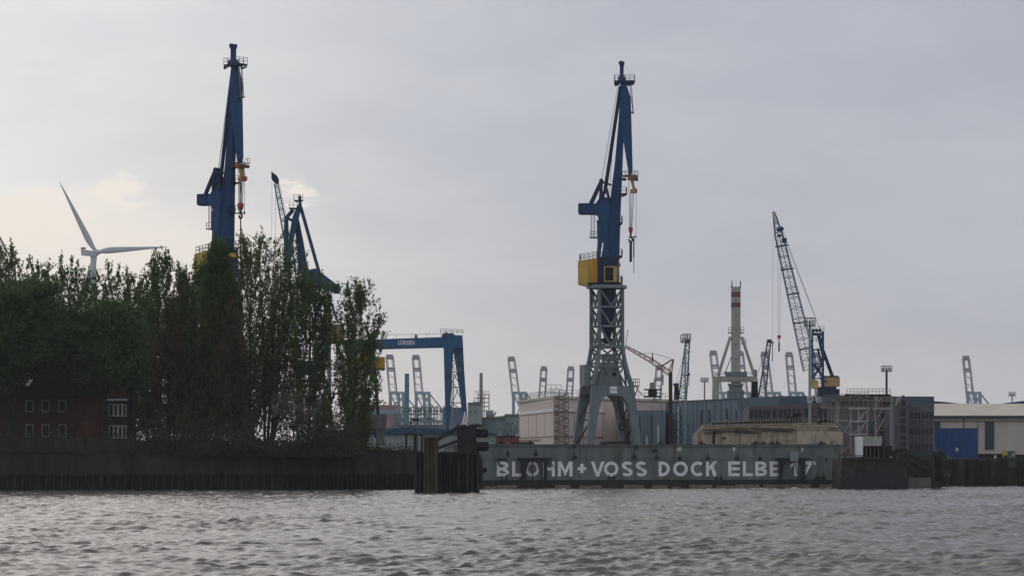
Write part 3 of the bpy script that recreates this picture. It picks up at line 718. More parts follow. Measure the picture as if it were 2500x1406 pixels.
hs = M().pbox(2013, 2050.5, 920, 943, Y - 2.2, 4.4).build('machine_house', 'tan', r)
m = M(); m.pbox(2012, 2048, 917, 920, Y - 2.3, 4.6); m.pbox(2013, 2020, 928, 932, Y - 2.26, .1); m.build('house_roof', 'darknavy', hs)
m = M(); m.pbox(1980, 1998, 930, 948, Y - 2.9, 2); m.pbox(1979, 1999, 928, 930, Y - 3, 2.2); m.build('cab', 'yellow', r)
m = M(); m.pbox(1993, 2042, 944, 950, Y - 1.9, 3.8); m.pbox(1998, 2050, 949, 966, Y - 1.7, 3.4); m.pbox(1994, 2048, 966, 1117, Y - 1.7, 3.4); m.build('undercarriage', 'darknavy', r)

def small_lattice(label, tip, foot, head, Y, w0, w1, apex, legs, hook, house=None):
    r = thing('lattice_boom_crane', label, 'crane', (ax(foot[0], Y), Y, LAND), 'small lattice boom cranes')
    M().lattice(at(*foot, Y), at(*tip, Y), w0, w1, (0, 1, 0), 18, .26, .15).build('lattice_boom', 'slate', r)
    m = M(); m.pbox(head[0], head[1], head[2], head[3], Y - .9, 1.8)
    if head[4]: m.rail([at(head[0] - 4, head[2], Y - 1), at(head[1] + 3, head[2], Y - 1)], 1.6, 1, .13, 2); m.rail([at(head[0] - 4, head[2], Y + 1), at(head[1] + 3, head[2], Y + 1)], 1.6, 1, .13, 2); m.pbox(head[0] - 4, head[1] + 3, head[2] - 1, head[2] + 2, Y - 1.1, 2.2)
    m.build('boom_head', 'darknavy', r)
    m = M()
    for x in legs: m.pbar(apex, (x, 1117), Y, .75); m.pbar((apex[0] + 4, apex[1]), (x + 4, 1117), Y + 2, .6)
    m.pbox(apex[0] - 5, apex[0] + 8, apex[1] - 3, apex[1] + 3, Y - 1, 3.5); m.build('mast_frame', 'navy', r)
    m = M(); m.tube(at(apex[0], apex[1], Y), at(*tip, Y), .07); m.tube(at(hook[0], tip[1] + 4, Y), at(hook[0], hook[1], Y), .06); m.tube(at(apex[0] + 3, apex[1], Y), at((tip[0] + foot[0]) / 2, (tip[1] + foot[1]) / 2, Y), .06); m.build('rope', 'rope', r)
    hk = M().pprism([(hook[0] - 2, hook[1]), (hook[0] + 2.5, hook[1]), (hook[0] + 2, hook[1] + 7), (hook[0] - 1, hook[1] + 7)], Y - .3, .6).build('hook_block', 'rust', r)
    M().pbar((hook[0], hook[1] + 7), (hook[0], hook[1] + hook[2]), Y, .2).build('lifting_gear', 'rust', hk)
    return r
small_lattice('small blue lattice boom crane with a railed head, left of the striped pylon', (1679, 830), (1664, 1000), (1672, 1684, 829, 838, True), 820, 2.2, 1.1, (1650, 938), (1643, 1657), (1682, 910, 32))
small_lattice('small blue lattice boom crane leaning right, between the striped pylon and the tall lattice boom', (1878, 830), (1856, 1000), (1874, 1884, 828, 836, False), 820, 2.0, .9, (1843, 932), (1836, 1851), (1886, 833, 50))

# folding tower crane
Y = 585
r = thing('tower_crane', 'rusty orange folding tower crane with its jib drooping left over the beige hall', 'crane', (ax(1637, Y), Y, LAND))
M().lattice(at(1635, 911, Y), at(1588, 879, Y), .9, .8, (0, 1, 0), 10, .14, .08).lattice(at(1588, 879, Y), at(1526, 845, Y), .8, .4, (0, 1, 0), 14, .14, .08).build('jib', 'orange', r)
m = M(); m.lattice(at(1637, 1117, Y), at(1637, 910, Y), .5, .5, (0, 1, 0), 24, .2, .1); m.pbox(1635.2, 1639, 905, 1040, Y - .15, .3); m.build('mast', 'rust', r)
m = M()
for a, b2 in (((1636, 908), (1645, 877)), ((1632, 906), (1643, 879)), ((1640, 877), (1614, 893)), ((1640, 910), (1645, 877)), ((1592, 882), (1593, 862)), ((1595, 884), (1593, 862)), ((1614, 895), (1645, 877))): m.pbar(a, b2, Y, .16)
m.tube(at(1645, 877, Y), at(1594, 862, Y), .06); m.tube(at(1594, 862, Y), at(1563, 863, Y), .05); m.tube(at(1617, 905, Y), at(1619, 930, Y), .04); m.build('stay_frame', 'orange', r)
M().pprism([(1617.5, 915), (1620, 915), (1619.8, 940), (1617.8, 940)], Y - .1, .2).build('hook', 'dark', r)
m = M(); m.pbar((1527, 845), (1533, 805), Y + 1, .12); m.pbar((1527, 845), (1524, 872), Y + 1, .12); m.build('jib_antenna', 'rust', r)
# crane at the left picture edge
Y = 760
r = thing('luffing_crane', 'dark jib crane just cut by the left picture edge above the poplars', 'crane', (ax(30, Y), Y, LAND))
M().lattice(at(28, 650, Y), at(-48, 500, Y), 1.5, .8, (0, 1, 0), 12, .2, .1).lattice(at(40, 900, Y), at(28, 650, Y), 1.5, 1.5, (0, 1, 0), 14, .25, .12).build('lattice_boom', 'rope', r)
m = M(); m.tube(at(-30, 525, Y), at(36, 640, Y), .06); m.build('rope', 'rope', r)
m = M(); m.pbox(22, 58, 900, 1117, Y - 2, 4); m.build('tower', 'slate', r)

# ------------------------------------------------------------------ far container cranes
def container_crane(label, xt, yt, xb, yb, w, teal=True, Y=3700, right=True):
    r = thing('container_crane', label, 'crane', (ax(xb, Y), Y, LAND), 'far container cranes')
    m = M()
    p = lambda s, t: at(xt + (xb - xt) * t + s * w / 2 * (1 - .12 * (1 - t)), yt + (yb - yt) * t, Y)
    for s in (-1, 1):
        for d in (0, 2.2): m.bar(p(s, .03) + Vector((0, d, 0)), p(s, 1) + Vector((0, d, 0)), 1.75)
    for t, th in ((.02, 4.2), (.06, 3.2), (.28, 3.4), (.33, 1.6)): m.bar(p(-1, t), p(1, t), th)
    for t in (.45, .6, .75, .9): m.bar(p(-1, t), p(1, t), .6)
    for t in (.35, .55, .75): m.bar(p(-1, t), p(1, t + .18), .5)
    m.bar(p(-.55, .07), p(-.55, .28), .7); m.bar(p(.55, .07), p(.55, .28), .7)
    for s in (-1, 1): m.bar(p(s * .8, .30), p(s * .45, .95), .45)
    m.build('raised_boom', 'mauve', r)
    if teal:
        k = 1 if right else -1; m = M(); yl = yb - 28
        m.pbox(xb - w / 2 - 4, xb + w / 2 + 16, yl, yl + 6, Y - 1, 6)
        for x0, x1 in ((xb - w / 2 - 1, xb - w / 2), (xb + w / 2, xb + w / 2 + 2), (xb + w / 2 + 11, xb + w / 2 + 18)): m.pbar((x0, yl), (x1, 1117), Y, 2.4); m.pbar((x0 + 3, yl), (x1 + 3, 1117), Y + 25, 2.2)
        m.pbar((xb - w / 2, yl + 4), (xb + w / 2 + 14, 1030), Y, 1.6); m.pbar((xb + w / 2 + 14, yl + 4), (xb - w / 2, 1030), Y, 1.4); m.pbox(xb - 10, xb + 34, 1020, 1026, Y - 1, 4)
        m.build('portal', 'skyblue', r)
        m = M(); m.pbar((xb + w / 2 + 10, yl), (xb + w / 2 + 46, yl + 44), Y + 10, 1.5); m.pbar((xb - 2, yl), (xb + w / 2 + 30, yl + 44), Y + 12, 1.1); m.pbar((xb + w / 2 + 46, yl + 44), (xb + w / 2 + 46, 1117), Y + 10, 1.5); m.build('back_girder', 'slate', r)
    else:
        m = M()
        for s in (-1, 1): m.bar(p(s, .98), at(xb + s * w / 2, 1117, Y), 1.3); m.bar(p(s, .98) + Vector((0, 25, 0)), at(xb + s * w / 2, 1117, Y + 25), 1.3)
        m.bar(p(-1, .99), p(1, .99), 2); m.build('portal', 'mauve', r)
    return r
container_crane('far mauve container crane with raised boom beside the amber-housed crane', 951, 867, 962, 984, 19)
container_crane('far mauve container crane just right of the azure pipes, under the gantry beam', 1015, 868, 1025, 984, 19)
container_crane('far mauve container crane with raised boom left of the beige hall', 1248, 872, 1262, 984, 18)
container_crane('far container crane behind the beige hall, the farther from the navy crane tower', 1328, 896, 1322, 1000, 16, False)
container_crane('far container crane behind the beige hall, the nearer to the navy crane tower', 1394, 896, 1388, 1000, 16, False)
container_crane('far container crane seen behind the orange tower crane mast', 1610, 894, 1603, 1000, 17, False)
container_crane('far container crane partly hidden by the left stay of the striped pylon', 1741, 857, 1756, 984, 18)
container_crane('far container crane hidden behind the striped pylon, one girder showing on its right', 1806, 858, 1819, 984, 18)
container_crane('far container crane behind the small lattice boom that leans right', 1866, 860, 1881, 984, 18)
container_crane('far container crane standing free just left of the tall lattice boom', 1926, 861, 1938, 984, 18)
container_crane('far container crane seen through the mast frame of the tall lattice boom crane', 1990, 862, 2003, 984, 18)
container_crane('far container crane above the cream hall roof, alone near the right edge', 2358, 870, 2371, 984, 17)

# ------------------------------------------------------------------ wind turbine
Y = 2000
hub = at(235, 616, Y)
r = thing('wind_turbine', 'white wind turbine above the poplars, one blade up and one to the right', 'wind turbine', (ax(227, Y), Y, LAND))
m = M(); zs = np.linspace(LAND, hub.z - 1.5, 9)
for a, b2 in zip(zs, zs[1:]): m.tube((ax(227, Y), Y + 2, a), (ax(227, Y), Y + 2, b2), 3.1 - 1.3 * (a - LAND) / 130, 3.1 - 1.3 * (b2 - LAND) / 130, 20, False)
m.build('tower', 'turb', r, smooth=True)
m = M()
pp = [(198, 606), (204, 606), (204, 609), (226, 613), (238, 612), (242, 617), (240, 622), (232, 626), (214, 625), (199, 623)]
m.prism([(ax(x, Y), az(y, Y)) for x, y in pp], lambda z: Y - 1.8, lambda z: Y + 2.6)
nc = m.build('nacelle', 'turb', r)
M().pbox(197.5, 208, 604, 607, Y - 1.9, 4).build('cooler', 'slate', nc)
def blade(px, py):
    tip = at(px, py, Y - 4); d = (tip - hub).normalized(); Lb = (tip - hub).length
    side = d.cross(Vector((0, 1, 0))).normalized(); nrm = Vector((0, 1, 0))
    m = M(); prev = None; n = 12; st = np.linspace(0, 1, 25)
    def chord(t): return 1.9 + 2.2 * math.exp(-((t - .2) / .13) ** 2) if t < .2 else (4.1 * (1 - (t - .2) / .8) ** .85 + .12)
    rings = []
    for t in st:
        cw = chord(t); th = max(.06, .8 * (1 - t) ** 1.3 + .05); o = hub + d * Lb * t + side * (cw * .16 * (1 if t > .05 else 0))
        rings.append([o + side * (math.cos(a) * cw / 2) + nrm * (math.sin(a) * th) for a in np.linspace(0, 2 * math.pi, n, endpoint=False)])
    vs = [v for rr in rings for v in rr]; fs = []
    for k in range(len(st) - 1): fs += [(k * n + i, k * n + (i + 1) % n, (k + 1) * n + (i + 1) % n, (k + 1) * n + i) for i in range(n)]
    m.add(vs, fs + [tuple(range(n - 1, -1, -1)), tuple(range(len(vs) - n, len(vs)))])
    m.build('blade', 'turb', r, smooth=True)
blade(145, 443); blade(411, 603); blade(172, 790)
m = M(); rr = [(-2.4, 1.7), (0, 2.1), (1.6, 1.8), (2.8, 1.0), (3.3, .2)]
for (a, ra), (b2, rb) in zip(rr, rr[1:]): m.tube(hub + Vector((a * .8, -a * .55, 0)), hub + Vector((b2 * .8, -b2 * .55, 0)), ra, rb, 16, False)
m.build('hub', 'turb', r, smooth=True)

# ------------------------------------------------------------------ striped pylons
def pylon(label, px, top, Y, k=1.0, full=True):
    r = thing('striped_pylon', label, 'pylon', (ax(px, Y), Y, LAND), 'red and white striped pylons')
    X = lambda x: px + (x - 1797) * k
    yy = lambda y: top + (y - 700) * k
    c = M(); c.pbox(X(1786.5), X(1808), yy(700), yy(712.5), Y - 1.3, 2.6); c.pbox(X(1786.5), X(1808), yy(725), yy(738), Y - 1.3, 2.6); c.pbox(X(1786.5), X(1808), yy(750), 1117, Y - 1.3, 2.6)
    c.build('column', 'pylon', r)
    for a, b2 in ((712.5, 725), (738, 750)): M().pbox(X(1786.3), X(1808.2), yy(a), yy(b2), Y - 1.33, 2.66).build('red_band', 'redband', r)
    m = M()
    for x in (1787, 1807.5):
        for d in (-1, 1): m.pbar((X(x), yy(686)), (X(x), yy(702)), Y + d, .25)
        m.pbox(X(x) - 2 * k, X(x) + 2 * k, yy(698), yy(700), Y - 1.2, 2.4)
    m.pbar((X(1797), yy(682)), (X(1797), yy(700)), Y, .08); m.build('prong', 'dark', r)
    m = M()
    for y in (732, 768, 803, 839, 875, 910): m.pbox(X(1795), X(1799), yy(y), yy(y + 4), Y - 1.36, .1)
    m.build('porthole', 'rail', r)
    if full:
        m = M()
        for x0, x1, s in ((1783, 1753, -1), (1811, 1842, 1)):
            for d in (-1, 1): m.tube(at(x0, 822, Y + d), at(x1, 917, Y + d * 1.3), .42, None, 8)
        m.build('stay', 'pylon', r)
        m = M().pbox(1741, 1849, 918, 931.5, Y - 1.7, 3.4); m.build('cross_beam', 'pylon', r)
        m = M().pbox(1773, 1824, 907, 918, Y - 1.9, 3.8); m.pbox(1840, 1848, 902, 918, Y - 1.2, 2.4); m.build('machinery_block', 'grey', r)
        m = M().pprism([(1741, 931), (1756, 931), (1754, 1117), (1737, 1117)], Y - 1.7, 3.4); m.build('beam_leg', 'pylon', r)
        m = M()
        for a, b2 in (((1838, 931), (1832, 1117)), ((1843, 931), (1848, 1117)), ((1836, 960), (1847, 960)), ((1833, 990), (1845, 932)), ((1837, 932), (1848, 990))):
            m.pbar(a, b2, Y - 1, .7); m.pbar(a, b2, Y + 1, .7)
        m.build('trestle', 'slate', r)
        m = M(); m.pbox(1780, 1815, 936, 941, Y - 2.6, 5.2); m.pbox(1782, 1813, 941, 953, Y - 2.2, 4.4); m.pbox(1778, 1817, 953, 957, Y - 2.8, 5.6); m.pbox(1779, 1816, 957, 975, Y - 2.6, 5.2); m.build('base_collar', 'grey', r)
        m = M()
        for x0, x1 in ((1779, 1785), (1809, 1816)): m.rail([at(x0, 812, Y - 1.5), at(x1, 812, Y - 1.5)], 1.4, .7, .12); m.pbox(x0, x1, 811, 813, Y - 1.6, 3.2)
        m.rail([at(1812, 838, Y), at(1821, 838, Y)], 1.2, .6, .12); m.pbox(1811, 1821, 837, 839, Y - 1, 2); m.build('landing', 'rail', r); m = M(); m.rail([at(1745, 918, Y - 1.6), at(1785, 918, Y - 1.6)], 1.1, 1.4, .1); m.rail([at(1810, 918, Y - 1.6), at(1845, 918, Y - 1.6)], 1.1, 1.4, .1)
        m.rail([at(1779, 936, Y - 2.6), at(1816, 936, Y - 2.6)], 1.1, .9, .1)
        m.tube(at(1786, 870, Y), at(1768, 915, Y), .15); m.build('beam_railing', 'rail', r)
    return r
pylon('tall pale pylon with two red bands and splayed stays behind the blue building', 1797, 700, 800)
pylon('red and white striped pylon head peeking over the poplars beside the left navy crane', 446, 657, 1100, .9, False)
# ------------------------------------------------------------------ dock gate
G0 = Vector((ax(1110, 483), 483, 0)); G1 = Vector((ax(2057, 496), 496, 0))
gd = (G1 - G0).normalized(); GLEN = (G1 - G0).length; GA = math.atan2(gd.y, gd.x)
TG = Matrix.Translation(G0) @ Matrix.Rotation(GA, 4, 'Z')
def gu(px):
    k = (px - 1250) / F
    return (k * G0.y - G0.x) / (gd.x - k * gd.y)
def gz(py, px): return az(py, G0.y + gu(px) * gd.y)
ZT = 7.02
gate = thing('dock_gate', 'long grey steel dock gate with big white lettering along the water', 'dock gate', G0)
GM = lambda: M(TG)
m = GM(); m.box(0, GLEN, 0, 9, 1.35, ZT - .45)
m.build('hull', 'gate', gate)
m = GM(); m.box(-.15, GLEN + .05, -.12, 9.2, ZT - .42, ZT - .12); m.box(-.15, GLEN + .1, -.3, 9.4, ZT - .1, ZT)
m.build('deck_edge', 'gate', gate)
m = GM(); m.box(0.05, GLEN - .05, -.06, -.012, 4.62, 4.74)
for px in (1180, 1205, 1460, 1648, 1803, 1995):
    u = gu(px); m.box(u - .04, u + .04, -.05, -.012, 4.76, ZT - .47)
for px in (1430, 1655, 1800, 1998):
    u = gu(px); m.box(u - .03, u + .03, -.045, -.012, 1.4, 4.6)
m.build('plate_seam', 'gate', gate)
m = GM(); m.box(-.1, GLEN + .1, -.35, 9, -1.5, 1.3); m.build('boot_belt', 'gatelow', gate)
rnd = random.Random(3); u = gu(1180)
while u < GLEN - 1:
    w = rnd.uniform(1.2, 4.5); hh = rnd.uniform(.25, .62)
    if rnd.random() < (.55 if u < gu(1700) else .85): GM().box(u, min(u + w, GLEN), -.62 - rnd.random() * .1, -.36, -.6, hh).build('rubbing_timber', 'buff', gate)
    u += w + rnd.choice((.12, .25, .7, 1.4))
m = GM()
for px, py, s in ((1240, 1108, .4), (1308, 1107, .5), (1402, 1090, .35), (1403, 1116, .5), (1549, 1116, .5), (1553, 1092, .4), (1604, 1116, .45), (1660, 1118, .45), (1728, 1118, .4), (1799, 1118, .45), (1855, 1119, .4), (1749, 1167, .35), (1760, 1167, .35), (1995, 1166, .5), (2010, 1166, .55), (2044, 1165, .45), (2041, 1128, .3), (2017, 1121, .25), (1487, 1166, .35), (1498, 1166, .35)):
    u = gu(px); z = gz(py, px); m = GM(); m.box(u - s * .6, u + s * .6, -.3, -.02, z - s * .55, z + s * .5); m.bar((u, -.2, z + s * .5), (u, -.05, z + s * 1.6), .1); m.build('fitting', 'dark', gate)
GM().box(gu(1590), gu(1606), -.05, -.014, gz(1104, 1600), gz(1096, 1600)).build('hatch', 'dark', gate)
def bar_frame(px0, px1, posts, diag, beam):  # dark bars before the gate face: top bar, posts, diagonals and a wedge
    m = GM(); z0 = 1.3; zt = 4.66
    m.box(gu(px0), gu(px1), -.75, -.07, zt, zt + .22)
    for a, w in posts: u = gu(a); m.box(u - w / 2, u + w / 2, -.68, -.42, z0 - .2, zt)
    for (a, za), (b, zb) in diag: m.bar((gu(a), -.55, za), (gu(b), -.55, zb), .11)
    if beam:
        a, b = gu(beam[0]), gu(beam[1]); m.prism([(a, zt), (b, zt), (a + .35 * (b - a), 3.2), (a, 1.3)], -.62, -.44)
    m.build('dark_bar_frame', 'dark', gate)
bar_frame(1262, 1345, ((1273.5, .3), (1276.5, .2), (1298, .16), (1328, .2), (1331, .3)), (((1308, 4.6), (1322.5, 1.4)), ((1312, 4.6), (1323, 2.4)), ((1338, 4.5), (1352, 3.4))), (1280, 1292))
bar_frame(1893, 1972, ((1899, .12), (1903, .16), (1954, .2), (1958.5, .1), (1962, .2)), (((1936, 4.5), (1949, 1.4)),), (1905, 1918))
m = GM(); m.box(gu(1214), gu(1236), -.4, -.05, 4.62, 4.76); m.bar((gu(1214), -.3, 4.6), (gu(1220), -.3, 3.6), .22); m.box(gu(1224.5), gu(1226), -.3, -.08, 1.3, 2.2); m.box(gu(1236), gu(1238), -.3, -.08, 1.3, 2.3)
m.build('bracket', 'dark', gate)
GM().box(gu(1925), gu(1946), -.9, -.76, gz(1125, 1935), gz(1102, 1935)).build('blank_plate', 'grey2', gate)

def ring(m, cx, cz, r0, r1, a0, a1, y0, y1, sx=1.0, n=22):
    ts = np.linspace(R(a0), R(a1), n)
    pts = [(cx + r1 * sx * math.cos(t), cz + r1 * math.sin(t)) for t in ts]; ins = [(cx + (r1 * sx - (r1 - r0)) * math.cos(t), cz + r0 * math.sin(t)) for t in ts]
    for i in range(n - 1):
        q = [pts[i], pts[i + 1], ins[i + 1], ins[i]]
        vs = [(x, y0, z) for x, z in q] + [(x, y1, z) for x, z in q]
        m.add(vs, [(0, 1, 2, 3), (7, 6, 5, 4), (0, 4, 5, 1), (2, 6, 7, 3)])
def glyph(ch, u0, w, z0, h):
    m = letters; t = .205 * h; k = [0]
    def Y():
        k[0] += 1; return -.045 - .004 * k[0]
    def rect(a, b, c, d): m.box(u0 + a, u0 + b, Y(), -.013, z0 + c, z0 + d)
    def quad(*p): m.prism([(u0 + a, z0 + b) for a, b in p], Y(), -.013)
    def arc(cx, cz, r, a0, a1, sx=1.0): ring(m, u0 + cx, z0 + cz, r - t, r, a0, a1, Y(), -.013, sx)
    if ch in 'BDEHKLM': rect(0, t, 0, h)
    if ch == 'B':
        for a, b in ((h - t, h), (h / 2 - t * .45, h / 2 + t * .45), (0, t)): rect(t, w * .5, a, b)
        arc(w * .5, h * .735, h * .265, -90, 90, (w * .46) / (h * .265)); arc(w * .5, h * .275, h * .275, -90, 90, (w * .5) / (h * .275))
    elif ch == 'L': rect(t, w, 0, t)
    elif ch == 'O': arc(w / 2, h / 2, h / 2, 0, 360, w / h)
    elif ch == 'C': arc(h * .5, h / 2, h / 2, 48, 312)
    elif ch == 'D':
        s = (w - w * .3) / (h / 2); rect(t, w * .3, h - t, h); rect(t, w * .3, 0, t); arc(w * .3, h / 2, h / 2, -90, 90, s)
    elif ch == 'H': rect(w - t, w, 0, h); rect(t, w - t, h / 2 - t * .5, h / 2 + t * .5)
    elif ch == 'M':
        rect(w - t, w, 0, h); quad((t * .2, h), (t * 1.2, h), (w / 2 + t * .25, h * .3), (w / 2, h * .06), (w / 2 - t * .12, h * .06)); quad((w - t * 1.2, h), (w - t * .2, h), (w / 2 + t * .12, h * .06), (w / 2, h * .06), (w / 2 - t * .25, h * .3))
    elif ch == 'V': quad((0, h), (t * 1.15, h), (w / 2 + t * .5, 0), (w / 2 - t * .5, 0)); quad((w - t * 1.15, h), (w, h), (w / 2 + t * .5, 0), (w / 2 - t * .5, 0))
    elif ch == 'E':
        for a, b in ((h - t, h), (h / 2 - t * .45, h / 2 + t * .45), (0, t)): rect(t, w, a, b)
    elif ch == 'K': quad((t, h * .36), (t, h * .64), (w - t * 1.35, h), (w, h)); quad((t * 1.6, h * .62), (t * 2.4, h * .74), (w, 0), (w - t * 1.4, 0))
    elif ch == 'S':
        s = w / (h * .56); arc(w / 2, h * .725, h * .275, 25, 268, s); arc(w / 2, h * .275, h * .28, 88, -158, s)
    elif ch == '+': rect(w / 2 - t * .55, w / 2 + t * .55, h * .22, h * .84); rect(0, w / 2 - t * .55, h * .42, h * .62); rect(w / 2 + t * .55, w, h * .42, h * .62)
    elif ch == '1': rect(w - t * 1.2, w, 0, h); quad((w - t, h), (w - t, h * .80), (0, h * .56), (0, h * .78))
    elif ch == '7': rect(0, w, h - t, h); quad((w - t * 1.2, h - t), (w, h - t), (t * 1.2, 0), (0, 0))
    elif ch == '`': quad((0, h), (w * .6, h), (w, h * .78), (w * .6, h * .76))
letters = GM()
for ch, a, b in (('B', 1213, 1242), ('L', 1250, 1273), ('O', 1282, 1317), ('H', 1326, 1354.5), ('M', 1362, 1397.5), ('+', 1409.5, 1431), ('V', 1442, 1476), ('O', 1474.5, 1509.5), ('S', 1518, 1544.5), ('S', 1552, 1579), ('D', 1608, 1635), ('O', 1643.5, 1679), ('C', 1686.5, 1716), ('K', 1723.5, 1751), ('E', 1778, 1806), ('L', 1813.5, 1838), ('B', 1844, 1872), ('E', 1879.5, 1903), ('1', 1930, 1947), ('7', 1957, 1982), ('`', 1984, 1991.5)):
    glyph(ch, gu(a), gu(b) - gu(a), 1.93, 2.36)
letters.build('lettering', 'letter', gate)
for s, px, py, sz in (('10', 1651, 1100, .85), ('8', 1789, 1100, .8), ('7', 1955, 1103, .85)):
    p = TG @ Vector((gu(px), -.03, gz(py, px))); text_mesh(s, sz, 'draught_mark', 'letter', gate, p, 1.0, .02, GA)
m = GM()
for px in (1228, 1300, 1540, 1618, 1719, 1850, 1870, 1892, 1904, 2012):
    u = gu(px); m = GM(); m.box(u - .5, u + .5, 1, 2, ZT + .005, ZT + .22); m.tube((u, 1.5, ZT + .2), (u, 1.5, ZT + .5), .2, .28, 8); m.build('bollard', 'dark', gate)
GM().box(gu(1480), gu(1545), 3, 4.5, ZT + .01, ZT + .45).build('deck_box', 'dark', gate); GM().box(gu(1262), gu(1320), 5, 5.5, ZT + .01, ZT + .35).build('deck_box', 'dark', gate)

# ------------------------------------------------------------------ left quay: concrete wall on sheet piling
r = thing('quay_wall', 'dark concrete quay wall on rusty sheet piling below the trees', 'wall', (q1.x, q1.y, 0))
def wall_line(a, b, z0, z1, t, m):
    d = (b - a).normalized(); n = Vector((-d.y, d.x, 0))
    c = [a, b, b + n * t, a + n * t]
    m.plan([(p.x, p.y) for p in c], z0, z1)
m = M()
for a, b in ((q0, q1), (q1, q2)): wall_line(a + Vector((0, .35, 0)), b + Vector((0, .35, 0)), 2.5, 5.55, 1.4, m)
m.build('upper_wall', 'quay', r)
m = M()
for a, b in ((q0, q1), (q1, q2)):
    wall_line(a + Vector((0, .15, 0)), b + Vector((0, .15, 0)), 5.55, 5.95, 1.8, m); wall_line(a + Vector((0, .1, 0)), b + Vector((0, .1, 0)), 2.28, 2.5, 1.2, m)
m.build('coping', 'quay2', r)
m = M()
for a, b, per in ((q0, q1, 1.16), (q1, q2, .72)):
    L_ = (b - a).length; d = (b - a).normalized(); n = Vector((-d.y, d.x, 0)); k = int(L_ / per)
    pr = [(0, 0), (.34, 0), (.48, .42), (.86, .42), (1, 0)]
    pts = [a + d * ((i + f) * per) + n * y for i in range(k) for f, y in pr[:-1]] + [b]
    vs = [(p.x, p.y, -2) for p in pts] + [(p.x, p.y, 2.28) for p in pts]; N_ = len(pts)
    m.add(vs, [(i, i + 1, N_ + i + 1, N_ + i) for i in range(N_ - 1)])
m.build('sheet_piling', 'pile', r)
m = M()
for px in (60, 300, 520, 918, 975):
    Yq = (q0 + (q1 - q0) * ((ax(px, 455) - q0.x) / (q1.x - q0.x))).y if px < 690 else (q1 + (q2 - q1) * ((ax(px, 462) - q1.x) / (q2.x - q1.x))).y
    m.prism([(ax(px, Yq), 5.5), (ax(px, Yq) + .9, 5.5), (ax(px, Yq) + 1.5, 2.5), (ax(px, Yq) + .7, 2.5)], Yq + .12, Yq + .34)
m.build('buttress', 'quay2', r)
m = M()
for a, b in ((q0, q1), (q1, q2)):
    L_ = (b - a).length; d = (b - a).normalized(); n = Vector((-d.y, d.x, 0)); k = int(L_ / 5.6)
    for i in range(1, k):
        p = a + d * (i * 5.6) + Vector((0, .35, 0)) - n * .06; q = p + d * .16; m.plan([(p.x, p.y), (q.x, q.y), (q.x + n.x * .08, q.y + n.y * .08), (p.x + n.x * .08, p.y + n.y * .08)], 2.55, 5.5)
m.build('panel_joint', 'quay2', r)
# right quay
Y = 523
r = thing('quay_wall', 'stained concrete quay wall with dark timber piles at the far right', 'wall', (ax(2390, Y), Y, 0))
m = M().box(ax(2222, Y), ax(2700, Y), Y, Y + 2, -2, az(1121, Y)); m.build('upper_wall', 'quayr', r)
for px, w in ((2300, .5), (2330, .9), (2362, .7), (2385, .6), (2402, .9), (2415, .5), (2441, 1.0), (2451, 1.0), (2489, .9), (2498, .8), (2540, 1)):
    M().tube((ax(px, Y), Y - .5, -2), (ax(px, Y), Y - .5, az(1119 + (px % 3) * 3, Y)), w * .55, w * .5, 9).build('timber_pile', 'pile', r)
M().box(ax(2456, Y), ax(2486, Y), Y - .3, Y - .02, az(1142, Y), az(1125, Y)).build('green_panel', 'teal', r)

# pontoon at the end of the gate
Y = 473
r = thing('pontoon', 'dark rusty steel pontoon moored right of the dock gate', 'pontoon', (ax(2136, Y), Y, 0))
M().box(ax(2056, Y), ax(2216, Y), Y + .5, Y + 15, -1, az(1119, Y)).build('hull', 'pontoon', r)
M().box(ax(2050, Y), ax(2218, Y), Y, Y + .45, -1, az(1166, Y)).box(ax(2064, Y), ax(2182, Y), Y + .25, Y + .46, az(1166, Y), az(1150, Y)).build('ledge', 'dark', r)
m = M(); m.box(ax(2056, Y), ax(2190, Y), Y + .3, Y + .46, az(1122, Y), az(1117, Y)); m.rail([(ax(2060, Y), Y + 6, az(1119, Y)), (ax(2120, Y), Y + 6, az(1119, Y))], .5, 1.5, .1, 1); m.build('rubbing_strake', 'quay2', r)
m = M()
for px in (2075, 2094, 2180): m.tube((ax(px, Y), Y + 2.5, az(1119, Y)), (ax(px, Y), Y + 2.5, az(1113, Y)), .22, .3, 8)
m.build('bollard', 'grey2', r)
# moored work boat, dark, behind the pontoon's end, and the floating fenders
Y = 496
r = thing('barge', 'low dark barge with a torn tarpaulin beside the black wheel fenders', 'barge', (ax(2248, Y), Y, 0))
m = M().prism([(ax(2190, Y), az(1119, Y)), (ax(2300, Y), az(1121, Y)), (ax(2298, Y), -1), (ax(2220, Y), -1), (ax(2200, Y), az(1160, Y))], Y, Y + 5); m.build('hull', 'dark', r)
for a, b2 in (((2205, 1128), (2250, 1162)), ((2222, 1122), (2275, 1150)), ((2262, 1124), (2290, 1165))): M().pbar(a, b2, Y - .3, .45).build('strut', 'pontoon', r)
m = M().pprism([(2196, 1108), (2212, 1104), (2222, 1110), (2246, 1117), (2246, 1121), (2192, 1121)], Y + .8, 2.2); m.build('tarpaulin', 'quay2', r)
M().box(ax(2218, Y), ax(2272, Y), Y - .5, Y - .03, -1, az(1165, Y)).build('waterline_belt', 'concrete', r)
